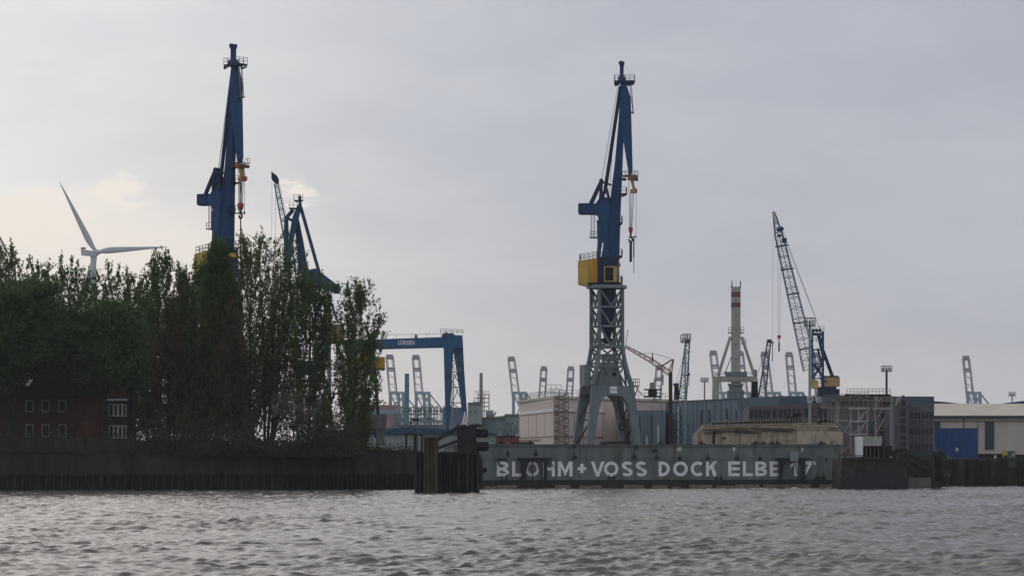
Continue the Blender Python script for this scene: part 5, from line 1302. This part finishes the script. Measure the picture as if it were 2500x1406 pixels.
for x in (2303, 2324, 2345, 2366): m.pbox(x, x + .8, 1046, 1119, Y - .06, .05)
m.pbox(2281.5, 2388.5, 1044.5, 1046, Y - .1, 8.2); m.build('seam', 'cobalt', cb)
M().pbox(2333, 2339, 1093, 1101, Y - .09, .06).build('mark', 'frame', cb)
Y = 545
r = thing('sign_board', 'yellow square sign beside the green cabin on the right quay', 'sign', at(2453, 1118, Y)); M().pbox(2448, 2460, 1099, 1111, Y, .15).build('board', 'sign', r); M().pbox(2450, 2458, 1111, 1118, Y + .02, .1).build('post', 'dark', r)
r = thing('cabin', 'small green cabin beside the yellow square sign', 'cabin', at(2470, 1118, Y)); M().pbox(2462, 2479, 1100, 1119, Y + .3, 2).build('body', 'green', r); m = M(); m.pbox(2464, 2470, 1111, 1115, Y + .2, .09); m.pbox(2471, 2478, 1104, 1114, Y + .2, .09); m.build('pale_panel', 'pipe2', r)
tag(M().pbox(2390, 2448, 1107, 1120, Y + 2, 1).pbox(2480, 2560, 1109, 1120, Y + 2, 1).build('low_wall', 'quay2', base=at(2420, 1118, Y)), 'low grey wall along the right quay under the warehouse', 'wall')
tag(M().tube(at(2429.5, 1122, 530), at(2429.5, 1113, 530), .18, .14, 8).tube(at(2429.5, 1113, 530), at(2429.5, 1111.5, 530), .2, .2, 8).build('bollard', 'white', base=at(2429.5, 1122, 530)), 'small white bollard on the right quay edge', 'bollard')

# ------------------------------------------------------------------ lamp masts
def lamp_mast(label, px, top, Y, w, rows, m_='pipe2', foot=1118, kind=0):
    r = thing('lamp_mast', label, 'lamp mast', at(px, foot, Y), 'tall floodlight masts')
    M().tube(at(px, foot, Y), at(px, top + 8, Y), .27 if w > 22 else .22, .19 if w > 22 else .15, 10).build('pole', m_, r)
    m = M(); hw = w / 2; s = F / Y
    z0 = at(0, top + rows * 9, Y).z
    for d in (-.8, .8):
        m.rail([(ax(px - hw, Y), Y + d, z0), (ax(px + hw, Y), Y + d, z0)], rows * 9 / s, (w / s) / 4, .09, max(2, rows))
    for x in (-hw, hw): m.bar((ax(px + x, Y), Y - .8, z0), (ax(px + x, Y), Y + .8, z0), .09)
    m.box(ax(px - hw, Y), ax(px + hw, Y), Y - .85, Y + .85, z0 - .14, z0)
    m.build('head_frame', 'rail', r)
    n = max(2, int(w / 7))
    for i in range(n):
        x = px - hw + w * (i + .5) / n
        M().pbox(x - 1.6, x + 1.6, top + rows * 9 - 5, top + rows * 9 - 1.5, Y - 1.1, .4).build('floodlight', 'dark', r)
lamp_mast('tall pale floodlight mast standing on the masonry pier head', 1977, 776, 512, 25, 2)
lamp_mast('pale floodlight mast before the left end of the blue workshop', 1673, 817, 588, 22, 2)
lamp_mast('floodlight mast with a small head, left of the striped pylon', 1720, 922, 640, 18, 1, 'stack')
lamp_mast('dark floodlight mast behind the roof walkway', 2164.5, 893, 560, 24, 1.4, 'dark')
lamp_mast('dark floodlight mast far behind the cream warehouse roof', 2471, 957, 900, 15, 1, 'dark')
for px, top, Y, lab in ((1614, 955, 598, 'thin dark mast before the annexe'),):
    r = thing('mast', lab, 'mast', at(px, 1118, Y)); M().tube(at(px, 1118, Y), at(px, top, Y), .14, .1, 6).build('pole', 'rail', r); M().pbar((px, top + 8), (px + 7, top + 6), Y, .12).build('arm', 'rail', r)
Y = 511
m = M()
for a, b2 in (((1984, 966), (1992, 966)), ((1983, 981), (1993, 981)), ((1984, 966), (1983, 981)), ((1992, 966), (1993, 981)), ((1996, 970), (2003, 970)), ((1996, 980), (2003, 980)), ((1996, 970), (1996, 980)), ((2003, 970), (2003, 980)), ((1972, 968), (1972, 981)), ((1972, 981), (2004, 981)), ((1972, 968), (1984, 967))): m.pbar(a, b2, Y, .17)
tag(m.build('light_frame', 'frame', base=at(1985, 985, Y)), 'white framed light box on the tall pale mast by the pier', 'light frame')

# ------------------------------------------------------------------ middle distance between trees and hall
Y = 655
wh = thing('storage_shed', 'long low white storage shed with a dark roof between trees and dolphin', 'shed', (ax(1050, Y), Y, LAND))
M().pbox(770, 1209, 1055, 1119, Y, 12).build('wall', 'pipe2', wh)
M().pprism([(760, 1050), (925, 1047), (1015, 1043), (1205, 1056), (1211, 1060), (760, 1060)], Y - .5, 13).build('roof', 'slate', wh)
Y = 780
for pp, mm, lab in (([(1142, 985), (1172, 985), (1176, 988), (1176, 1119), (1142, 1119)], 'pipe2', 'pale green grey tower block right of the gantry legs'),
                    ([(1176, 1020), (1232, 1014), (1232, 1119), (1176, 1119)], 'pipe', 'low grey green factory block behind the roller fenders'),
                    ([(1232, 1013), (1269, 1013), (1269, 1119), (1232, 1119)], 'pipe2', 'pale flat roofed block just left of the beige hall')):
    x0 = sum(p[0] for p in pp) / len(pp)
    b = thing('factory_block', lab, 'building', (ax(x0, Y), Y, LAND)); M().pprism(pp, Y, 20).build('wall', mm, b); Y += 6
    m = M(); xs = [p[0] for p in pp]; yt = min(p[1] for p in pp); m.pbox(min(xs), max(xs), yt - 3 if mm != 'pipe' else yt + 4, yt + .5 if mm != 'pipe' else yt + 6, Y - 6.5, 6); m.build('parapet', 'stack', b)
    for k in range(2): M().pbox(min(xs) + 5 + k * 12, min(xs) + 8 + k * 12, yt + 18, yt + 23, Y - 6.2, .15).build('window', 'slate', b)
Y = 700
tk = thing('process_plant', 'tangle of pale pipes and small tanks left of the beige hall', 'plant', (ax(1245, Y), Y, LAND))
m = M(); rnd = random.Random(9)
for i in range(14):
    x = rnd.uniform(1212, 1266); y = rnd.uniform(1030, 1055); m.pbar((x, y), (x + rnd.uniform(-12, 12), y + rnd.uniform(4, 14)), Y + rnd.random() * 4, .35)
for x in range(1212, 1268, 6): m.pbar((x, 1118), (x, 1036 + (x % 4) * 4), Y, .25)
m.build('pipework', 'pipe', tk); M().tube(at(1250, 1118, Y + 4), at(1250, 1044, Y + 4), 1.2, None, 14).tube(at(1230, 1118, Y + 4), at(1230, 1048, Y + 4), 1, None, 14).build('tank', 'pipe2', tk)
Y = 1000
ch = thing('chimney', 'single grey chimney rising from an open steel frame behind the dolphin', 'chimney', (ax(1175, Y), Y, LAND))
M().tube(at(1174.5, 1118, Y), at(1174.5, 910, Y), .75, .52, 14).build('stack', 'stack', ch)
m = M()
for x in (1157, 1167, 1182, 1194):
    for d in (-2, 2): m.pbar((x, 1118), (x, 962 if x > 1160 else 975), Y + d, .3)
for y in (963, 972, 982, 992, 1002):
    for d in (-2, 2): m.pbar((1157 if y > 970 else 1166, y), (1194, y), Y + d, .3)
m.pbox(1158, 1168, 980, 1005, Y - 2, 4); m.pbar((1167, 1000), (1182, 968), Y - 2, .2); m.rail([at(1160, 962, Y - 2), at(1194, 962, Y - 2)], 1.1, 1, .1); m.build('frame', 'stack', ch)
M().tube(at(1186, 1012, Y - 3), at(1205, 1012, Y - 3), 1.5, 1.5, 14).tube(at(1205, 1012, Y - 3), at(1208, 1014, Y - 3), 1.5, .9, 14).build('tank', 'pipe', ch)
Y = 1500
az_ = thing('pipe_stack', 'tall bundle of three azure pipes between two far container cranes', 'chimney', (ax(993, Y), Y, LAND))
for x in (989.8, 993.5, 997.2): M().tube(at(x, 1118, Y), at(x, 912, Y), .38, None, 12).build('pipe', 'azure', az_)
m = M()
for y in (912, 940, 970, 1000): m.pbox(988, 999, y, y + 2.5, Y - .6, 1.2)
m.pbox(990.8, 992.6, 914, 1118, Y + .3, .2); m.pbox(994.5, 996.3, 914, 1118, Y + .3, .2); m.build('clamp', 'slate', az_)
Y = 1400
pr = thing('pipe_rack', 'long pale teal multi-storey pipe rack far behind the storage shed', 'plant', (ax(1020, Y), Y, LAND))
m = M()
for x in range(962, 1086, 8): m.pbar((x, 1118), (x, 986 + (x * 7) % 11 if x > 975 else 1008), Y, .38); m.pbar((x + 3, 1118), (x + 3, 988 + (x * 5) % 9 if x > 975 else 1008), Y + 8, .35)
m.build('frame', 'pipe', pr)
for y, hh in ((993, 2), (1001, 1.5), (1008, 4), (1019, 2), (1025, 5), (1032, 2)): M().pbox(962 if y > 1005 else 978, 1088 - (y % 5) * 6, y, y + hh, Y - .5, 9).build('deck', 'pipe', pr)
m = M()
for i in range(9): x = 968 + i * 13; m.tube(at(x, 1031, Y + 4), at(x, 1021 + (i % 3) * 2, Y + 4), 1.0, None, 10); m.tube(at(x + 5, 1006, Y + 4), at(x + 5, 997 + (i % 2) * 4, Y + 4), .8, None, 10)
m.build('vessel', 'pipe2', pr)
M().pbox(955, 1140, 1036, 1119, Y + 12, 10).build('rear_hall', 'pipe', pr)
Y = 2200
fr = thing('far_warehouse', 'faded red warehouse far off behind the amber-housed crane', 'warehouse', (ax(935, Y), Y, LAND))
M().pbox(880, 973, 988, 1119, Y, 20).build('wall', 'fadered', fr)
m = M()
for i in range(7): x = 884 + i * 13; m.pbox(x, x + 7, 981, 985, Y, 4); m.pbar((x, 988), (x + 3, 983), Y, .6)
m.build('ventilator', 'fadered', fr)
M().pbox(880, 973, 1000, 1010, Y - .5, .45).build('lower_band', 'skyblue', fr)
Y = 2100
fh = thing('far_hall', 'blue grey hall far behind the gantry crane legs', 'hall', (ax(1090, Y), Y, LAND))
M().pbox(1082, 1130, 997, 1119, Y, 30).build('wall', 'slate', fh); M().pbox(1081, 1131, 994, 997, Y - 1, 32).build('roof', 'slate', fh)
Y = 520
lt = thing('beacon_tower', 'small white tapered beacon tower behind the dolphin', 'beacon', (ax(1134, Y), Y, LAND))
M().pprism([(1131, 1014), (1138, 1013), (1142, 1045), (1143, 1118), (1122, 1118), (1125, 1040)], Y, 1.3).build('body', 'white', lt)
M().tube(at(1134.5, 1013, Y + .6), at(1134.5, 1006, Y + .6), .22, .14, 10).tube(at(1134.5, 1007.5, Y + .6), at(1134.5, 1005, Y + .6), .2, .12, 8).build('lantern', 'white', lt)
M().pbox(1134, 1135.2, 1024, 1029, Y - .03, .02).build('slot', 'dark', lt)
# ------------------------------------------------------------------ brick house among the trees
Y = 480
hs = thing('brick_house', 'dark brick house with white framed windows under the trees', 'house', (ax(140, Y), Y, LAND))
M().pbox(-60, 186, 968, 1120, Y, 9).build('wall', 'brick', hs)
M().pbox(186.3, 256, 966, 1120, Y + .4, 9).build('side_wall', 'brick2', hs)
z0, z1 = az(968, Y), az(885, Y)
M().add([(ax(-66, Y), Y - .5, z0), (ax(256, Y), Y - .5, z0), (ax(240, Y), Y + 5, z1), (ax(-60, Y), Y + 5, z1), (ax(-66, Y), Y + 10, z0), (ax(256, Y), Y + 10, z0)], [(0, 1, 2, 3), (3, 2, 5, 4), (0, 3, 4), (1, 5, 2), (0, 4, 5, 1)]).build('roof', 'roofdark', hs)
M().pbox(-66, 190, 967, 970, Y - .6, .5).build('gutter', 'quay2', hs)
yy = Y + .9
M().add([(ax(59, Y), Y + 1.05, az(941, Y)), (ax(68, Y), Y + 1.05, az(941, Y)), (ax(75, Y), Y + 2.05, az(925.5, Y)), (ax(66, Y), Y + 2.05, az(925.5, Y)), (ax(59, Y), Y + 1.45, az(942, Y)), (ax(68, Y), Y + 1.45, az(942, Y)), (ax(75, Y), Y + 2.5, az(925.5, Y)), (ax(66, Y), Y + 2.5, az(925.5, Y))], [(0, 1, 2, 3), (7, 6, 5, 4), (0, 4, 5, 1), (1, 5, 6, 2), (2, 6, 7, 3), (3, 7, 4, 0)]).build('skylight', 'framedim', hs)
def window(parent, x0, x1, y0, y1, Yw, fm, mull=True):
    w = M().pbox(x0, x1, y0, y1, Yw - .04, .03).build('window', 'glass', parent)
    m = M(); t = 1.7
    m.pbox(x0 - t, x1 + t, y0 - t, y0, Yw - .14, .13); m.pbox(x0 - t, x1 + t, y1, y1 + t, Yw - .14, .13); m.pbox(x0 - t, x0, y0, y1, Yw - .14, .13); m.pbox(x1, x1 + t, y0, y1, Yw - .14, .13)
    if mull: m.pbox((x0 + x1) / 2 - .5, (x0 + x1) / 2 + .5, y0, y1, Yw - .1, .06)
    m.build('window_frame', fm, w)
for x0 in (64.5, 103.5, 144.5):
    window(hs, x0, x0 + 15.5, 978.5, 1003, Y, 'framedim', False); window(hs, x0, x0 + 15.5, 1037, 1064.5, Y, 'framedim', False)
m = M().pbox(256, 313, 976, 1120, Y - 1.2, 6); m.pbox(256, 311, 946, 976, Y + .2, 5); bay = m.build('bay', 'brick', hs)
M().pbox(262, 308, 948, 970, Y + .05, .14).build('bay_gable', 'brick2', hs)
M().pbox(258, 312, 973, 977.5, Y - 1.5, .5).build('bay_cornice', 'frame', hs)
for y0, y1 in ((988, 1014), (1040, 1068)):
    window(hs, 267, 275, y0, y1, Y - 1.2, 'framedim', False)
    for x in (279.5, 290.3, 301): window(hs, x, x + 6, y0, y1, Y - 1.2, 'frame', False)

f = thing('fence', 'dark board fence along the top of the left quay wall', 'fence', tuple(quay_pt(300) + Vector((0, 0, 5.95))))
p0, p1 = quay_pt(-200), quay_pt(690)
for a, b, zt in ((p0, p1, 7.55), (p1, Vector((ax(905, 468), 468, 0)), 7.2)):
    m = M(); a = a + Vector((0, 2.6, 0)); b = b + Vector((0, 1.2, 0)); d = (b - a).normalized(); n = int((b - a).length / 2.4)
    for i in range(n):
        p, q = a + d * (2.4 * i + .03), a + d * (2.4 * (i + 1) - .03); t = zt + .12 * math.sin(i * 2.3)
        m.plan([(p.x, p.y), (q.x, q.y), (q.x, q.y + .06), (p.x, p.y + .06)], 4.9, t)
    m.build('boards', 'quay', f)
for a, b, zt in ((p0, p1, 7.8), (p1, Vector((ax(905, 468), 468, 0)), 7.5)):
    a = a + Vector((0, 2.45, 0)); b = b + Vector((0, 1.05, 0)); n = int((b - a).length / 4.8)
    for i in range(n):
        p = a + (b - a).normalized() * 4.8 * i; M().box(p.x - .07, p.x + .07, p.y - .07, p.y + .05, 4.9, zt).build('post', 'quay2', f)

# ------------------------------------------------------------------ trees
def leaf_quads(C, D, rng, ln, wd):
    """leaf-sized quads at C, roughly along D"""
    n = len(C)
    a = D + rng.normal(0, .45, (n, 3)); a /= np.linalg.norm(a, axis=1)[:, None] + 1e-9
    r = rng.normal(0, 1, (n, 3)); b = np.cross(a, r); b /= np.linalg.norm(b, axis=1)[:, None] + 1e-9
    s = rng.uniform(.65, 1.3, (n, 1))
    a *= s * ln / 2; b *= s * wd / 2
    V = np.stack([C - a, C + b - a * .1, C + a, C - b - a * .1], 1).reshape(-1, 3)
    return V, np.arange(n * 4).reshape(n, 4)

class Tree:
    def __init__(s, seed): s.rng = np.random.default_rng(seed); s.seg = M(); s.C = []; s.D = []
    def limb(s, pts, r0, r1, n=5):
        k = len(pts) - 1
        for i in range(k): s.seg.tube(pts[i], pts[i + 1], r0 + (r1 - r0) * i / k, r0 + (r1 - r0) * (i + 1) / k, n if r0 > .07 else 3, False)
    def leaves(s, P, Dm, spread, n):
        r = s.rng; s.C.append(np.asarray(P)[None] + r.normal(0, spread, (n, 3))); s.D.append(np.repeat(np.asarray(Dm)[None], n, 0))
    def stem(s, base, top, r0, width, dens, lo=.15, nl=40, env=None, upright=2.2, twig=1.6, nleaf=10):
        """one upright stem; limbs sweep out and turn straight up into leafy plumes that end all over the crown's outline"""
        rng = s.rng; base = np.array(base, float); top = np.array(top, float); top = base + (top - base) * .94; H = top[2] - base[2]
        k = 9; P = [base + (top - base) * t + np.array([math.sin(t * 5 + base[0]) * .012 * H * t, math.cos(t * 4 + base[0]) * .012 * H * t, 0]) for t in np.linspace(0, .93, k)]
        s.limb(P, r0, .05, 7)
        env = env or (lambda t: (.45 + .55 * min(1, max(0, t - .1) * 2.4)) * min(1, (1.05 - t) * 3.6) ** .62)
        wob = rng.uniform(0, 6.28, 3)
        for i in range(nl):
            te = lo + .1 + (.96 - lo) * ((i + rng.random()) / nl) ** .9
            az0 = i * 2.4 + rng.normal(0, .4)
            bump = 1 + .22 * math.sin(az0 * 2 + te * 9 + wob[0]) + .14 * math.sin(te * 23 + wob[1])
            Rr = width / 2 * env(min(1, te)) * bump * rng.uniform(.25, 1.0) ** .6
            rise = (Rr * upright * rng.uniform(.8, 1.4) + 1.5) / H
            ts = min(.88, max(lo * .6, te - rise)); f = ts / .93 * (k - 1); j = min(int(f), k - 2); st = P[j] + (P[j + 1] - P[j]) * (f - j)
            ax_ = base + (top - base) * te
            out = np.array([math.cos(az0), math.sin(az0) * .9, 0]); E = ax_ + out * Rr; E[2] = base[2] + H * te
            up = E[2] - st[2]
            pts = [np.array([st[0] + (E[0] - st[0]) * u ** .62, st[1] + (E[1] - st[1]) * u ** .62, st[2] + up * u ** 1.12]) + rng.normal(0, .12, 3) * u for u in np.linspace(0, 1, 6)]
            s.limb(pts, max(.035, r0 * .26 * (1 - ts * .6)), .02, 4)
            nt = max(4, int(dens * (5 + up * 1.5)))
            for _ in range(nt):
                u = rng.uniform(.22, 1) ** .8; f2 = u * 5; j2 = min(int(f2), 4); p = pts[j2] + (pts[j2 + 1] - pts[j2]) * (f2 - j2)
                d = np.array([0, 0, .9]) + out * .22 + rng.normal(0, .40, 3); d /= np.linalg.norm(d); L = twig * rng.uniform(.45, 1.2)
                q = p + d * L; s.seg.tube(p, q, .018, .008, 3, False)
                n = max(3, int(nleaf * rng.uniform(.6, 1.3)))
                tt = rng.uniform(.1, 1.05, n)[:, None]
                s.C.append(p + (q - p) * tt + rng.normal(0, .17, (n, 3))); s.D.append(np.repeat(d[None], n, 0))
            tip = pts[-1] + np.array([rng.normal(0, .15), rng.normal(0, .15), rng.uniform(.8, 2.0)])
            n = int(nleaf * 1.6); tt = rng.uniform(0, 1, n)[:, None]
            s.C.append(pts[-1] + (tip - pts[-1]) * tt + rng.normal(0, .13, (n, 3))); s.D.append(np.repeat(np.array([[0, 0, 1.]]), n, 0))
    def ball(s, base, c, rad, n_cl, n_leaf, r0, cl=1.0, gap=.0):
        """spreading crown: limbs reach out to many leafy clumps spread through an uneven volume"""
        rng = s.rng; base = np.array(base, float); c = np.array(c, float); rad = np.array(rad, float)
        fork = base + (c - base) * .55
        s.limb([base, base + (fork - base) * .5 + rng.normal(0, .1, 3), fork], r0, r0 * .6, 8)
        for i in range(n_cl):
            v = rng.normal(0, 1, 3); v /= np.linalg.norm(v); rr = rng.uniform(.25, 1) ** .5
            bump = 1 + .22 * math.sin(v[0] * 5 + 1) * math.cos(v[2] * 4 + v[1] * 3)
            p = c + v * rad * rr * bump
            if rng.random() < gap: continue
            if i % 2 == 0:
                mid = fork + (p - fork) * .5 + np.array([0, 0, .6]) + rng.normal(0, .4, 3); s.limb([fork, mid, p], max(.05, r0 * .22), .025, 4)
            k = cl * rng.uniform(.6, 1.35)
            n = int(n_leaf * k * k)
            o = rng.normal(0, 1, (n, 3)) * np.array([k, k, k * .6])
            s.C.append(p + o); s.D.append(rng.normal(0, 1, (n, 3)) + v * .5)
    def finish(s, name, label, base, leaf, ln, wd, group, cat='tree'):
        r = thing(name, label, cat, base, group)
        s.seg.build('trunk', 'bark', r)
        C = np.concatenate(s.C) - np.array(base); D = np.concatenate(s.D)
        V, Q = leaf_quads(C, D, s.rng, ln, wd)
        np_mesh('crown', V, Q, leaf, r)
        return r
G_ = 'trees on the quay'
def poplar(px, top, Y, wpx, label, seed, leaf='leafp', dens=1.0, lo=.10, nl=46, ln=.46, wd=.22, nleaf=12, lean=0, upright=2.2, name='poplar_tree', env=None, twig=1.6, base_px=None):
    t = Tree(seed); b = (ax(base_px or px, Y), Y, LAND); tp = (ax(px + lean, Y), Y, az(top, Y))
    t.stem(b, tp, .34, wpx * 1.6 * Y / F, dens * .62, lo, int(nl * 1.7), env, upright, twig, nleaf)
    return t.finish(name, label, b, leaf, ln, wd, G_)
poplar(22, 604, 497, 120, 'poplar with feathery top at the left picture edge', 1, dens=1.1, nl=52)
poplar(96, 640, 499, 105, 'thin poplar left of the wind turbine, second from the edge', 2, dens=1.1)
poplar(165, 632, 495, 100, 'poplar with a loose pale top just left of the wind turbine mast', 3, dens=.95)
poplar(222, 668, 500, 80, 'low poplar top in front of the wind turbine mast', 4, dens=1.0)
poplar(275, 655, 496, 85, 'sparse poplar just right of the wind turbine mast', 5, dens=.95)
poplar(328, 668, 501, 75, 'lower sparse poplar under the level blade of the wind turbine', 6, dens=1.0)
poplar(390, 624, 492, 118, 'broad dark poplar under the tip of the level turbine blade', 7, dens=1.3, nl=64, nleaf=14)
poplar(448, 660, 494, 62, 'narrow poplar in front of the peeking striped pylon head', 8, dens=1.2, leaf='leafg')
poplar(494, 636, 490, 62, 'narrow poplar left of the tall navy crane in the trees', 9, dens=1.4, nl=58)
poplar(534, 596, 480, 66, 'dense dark green tree in front of the foot of the left navy crane', 10, leaf='leafg', dens=2.2, nl=84, nleaf=14, lo=.08, name='dense_tree')
poplar(612, 574, 488, 112, 'tall feathery poplar right of the left navy crane', 11, dens=1.05, nl=58, lo=.12)
# several-stemmed sparse tree
t = Tree(12); Y = 478; b = (ax(648, Y), Y, LAND)
for k, (tx, ty, w) in enumerate(((640, 600, 60), (676, 578, 62), (712, 588, 60), (742, 640, 60), (690, 640, 70))):
    t.stem((b[0] + k * .25, Y + (k % 3 - 1) * .5, LAND), (ax(tx, Y), Y + (k - 2) * 1.2, az(ty, Y)), .27, w * 1.85 * Y / F, .55, .22, 40, None, 2.4, 1.5, 10)
t.finish('poplar_tree', 'several stemmed sparse tree with bare lower limbs, sky showing between them', b, 'leafp', .42, .2, G_)
# dark tree at the blue jib crane
t = Tree(13); Y = 474; b = (ax(752, Y), Y, LAND)
t.stem(b, (ax(760, Y), Y, az(668, Y)), .3, 135 * Y / F, 1.0, .12, 70, None, 1.8, 1.5, 12)
t.ball((ax(752, Y), Y, az(900, Y)), (ax(772, Y), Y, az(770, Y)), (3.4, 3, 5.2), 70, 60, .12, .75, .2)
t.ball((ax(760, Y), Y, az(800, Y)), (ax(806, Y), Y, az(702, Y)), (1.8, 1.4, 1.0), 16, 60, .08, .5)
t.finish('dense_tree', 'dark bushy tree in front of the slate blue jib crane, side tuft sticking out right', b, 'leafg', .42, .24, G_)
t = Tree(14); Y = 470; b = (ax(858, Y), Y, LAND)
t.stem(b, (ax(876, Y), Y, az(690, Y)), .36, 146 * Y / F, .95, .04, 96, lambda t_: min(1, (t_ + .5) * 1.15) * min(1, (1.06 - t_) * 3.4) ** .7, 1.9, 1.5, 13)
t.ball((ax(862, Y), Y, az(1040, Y)), (ax(858, Y), Y, az(1000, Y)), (2.6, 2.2, 5), 46, 60, .2, .7, .15)
t.finish('poplar_tree', 'lone poplar with a leaning pointed top, last tree before the gantry beam', b, 'leafp', .40, .21, G_)
# broad dark crowns on the left
t = Tree(15); Y = 467; b = (ax(26, Y), Y, LAND)
t.ball(b, (ax(50, Y), Y, az(800, Y)), (8.6, 5.5, 7.2), 240, 170, .42, 1.15, .05)
t.ball((ax(26, Y), Y, az(950, Y)), (ax(-15, Y), Y, az(890, Y)), (4.2, 4, 4.0), 60, 150, .2, 1.1, .1)
t.ball((ax(26, Y), Y, az(950, Y)), (ax(110, Y), Y, az(850, Y)), (5.2, 4, 2.9), 55, 150, .2, 1.0, .1)
t.finish('broadleaf_tree', 'big dark broadleaf tree whose crown hangs over the brick house at the left edge', b, 'leafd', .46, .34, G_)
t = Tree(16); Y = 468; b = (ax(246, Y), Y, LAND)
t.ball(b, (ax(268, Y), Y, az(835, Y)), (5.0, 4.5, 6.2), 150, 150, .34, 1.05, .06)
t.ball((ax(246, Y), Y, az(970, Y)), (ax(300, Y), Y, az(890, Y)), (3.2, 3, 4.4), 60, 140, .2, .95, .1)
t.finish('broadleaf_tree', 'round dark green broadleaf tree above the white bay windows of the brick house', b, 'leafd', .45, .32, G_)
t = Tree(17); Y = 476; b = (ax(412, Y), Y, LAND)
t.stem(b, (ax(414, Y), Y, az(735, Y)), .3, 125 * Y / F, .85, .12, 56, lambda t_: min(1, (t_ + .1) * 2.6) * min(1, (1.06 - t_) * 2), 1.3, 1.4, 12)
t.ball((ax(412, Y), Y, az(960, Y)), (ax(404, Y), Y, az(860, Y)), (3.0, 2.6, 4.6), 30, 60, .12, .8, .15)
t.finish('bronze_tree', 'reddish brown leaved tree right of the brick house, sky glinting between its trunks', b, 'leafr', .42, .25, G_)
t = Tree(18); Y = 473; b = (ax(572, Y), Y, LAND)
t.stem(b, (ax(566, Y), Y, az(745, Y)), .3, 135 * Y / F, .95, .05, 66, lambda t_: min(1, (t_ + .25) * 2) * min(1, (1.06 - t_) * 2), 1.2, 1.4, 12)
t.ball((ax(572, Y), Y, az(1000, Y)), (ax(580, Y), Y, az(930, Y)), (3.9, 3, 6.0), 55, 70, .14, .8, .15)
t.finish('bronze_tree', 'wide brownish tree below the left navy crane, dense down to the ground', b, 'leafr', .42, .26, G_)
t = Tree(19); Y = 479; b = (ax(500, Y), Y, LAND)
t.stem(b, (ax(502, Y), Y, az(770, Y)), .26, 80 * Y / F, .8, .1, 36, None, 1.4, 1.4, 12)
t.finish('bronze_tree', 'slim brown leaved tree standing between the two wider brownish trees', b, 'leafr', .42, .25, G_)
t = Tree(20); Y = 466; b = (ax(716, Y), Y, LAND)
t.ball(b, (ax(716, Y), Y, az(1000, Y)), (2.9, 2.2, 3.6), 70, 80, .12, .6, .1)
t.finish('blossom_tree', 'small pale blossoming tree low before the dark trees', b, 'leafw', .34, .24, G_)
for px, top, Y, lab, sd in ((360, 700, 503, 'bare stemmed thin poplar behind the bronze tree, left one', 31), (462, 705, 504, 'bare stemmed thin poplar behind the bronze tree, right one', 32), (578, 640, 502, 'slim poplar hidden behind the dense dark green tree', 33), (130, 690, 503, 'thin poplar behind the big broadleaf crown', 34)):
    poplar(px, top, Y, 62, lab, sd, dens=.9, lo=.25, nl=34)
# rough growth along the quay edge: nobody could count it
rng = np.random.default_rng(77)
C = []
for i in range(520):
    px = rng.uniform(-120, 1005); Yw = rng.uniform(458, 466) if px < 880 else rng.uniform(471, 474)
    hgt = rng.uniform(1.2, 3.4) if px < 640 else rng.uniform(1.0, 3.8) if px < 900 else rng.uniform(.6, 1.7)
    if 330 < px < 900 and rng.random() < .35: hgt *= 2.2
    n = int(hgt * 46); x = ax(px, Yw)
    C.append(np.stack([x + rng.normal(0, .6, n), Yw + rng.normal(0, .4, n), LAND + .3 + np.abs(rng.normal(0, .5, n)) * hgt], 1))
C = np.concatenate(C)
V, Q = leaf_quads(C, np.tile([[0, 0, 1.]], (len(C), 1)), rng, .38, .16)
tag(np_mesh('undergrowth', V, Q, 'weed'), 'rough dark undergrowth along the quay edge', kind='stuff')

# ------------------------------------------------------------------ render settings
for o in list(bpy.data.objects):
    if '_o' in o: del o['_o']
SC.render.engine = 'CYCLES'
SC.cycles.use_denoising = True
SC.cycles.max_bounces = 6; SC.cycles.diffuse_bounces = 3; SC.cycles.glossy_bounces = 3; SC.cycles.transmission_bounces = 3; SC.cycles.volume_bounces = 1
SC.cycles.use_adaptive_sampling = True; SC.cycles.adaptive_threshold = .015
SC.view_settings.view_transform = 'Standard'; SC.view_settings.look = 'None'
SC.view_settings.exposure = 0; SC.view_settings.gamma = 1
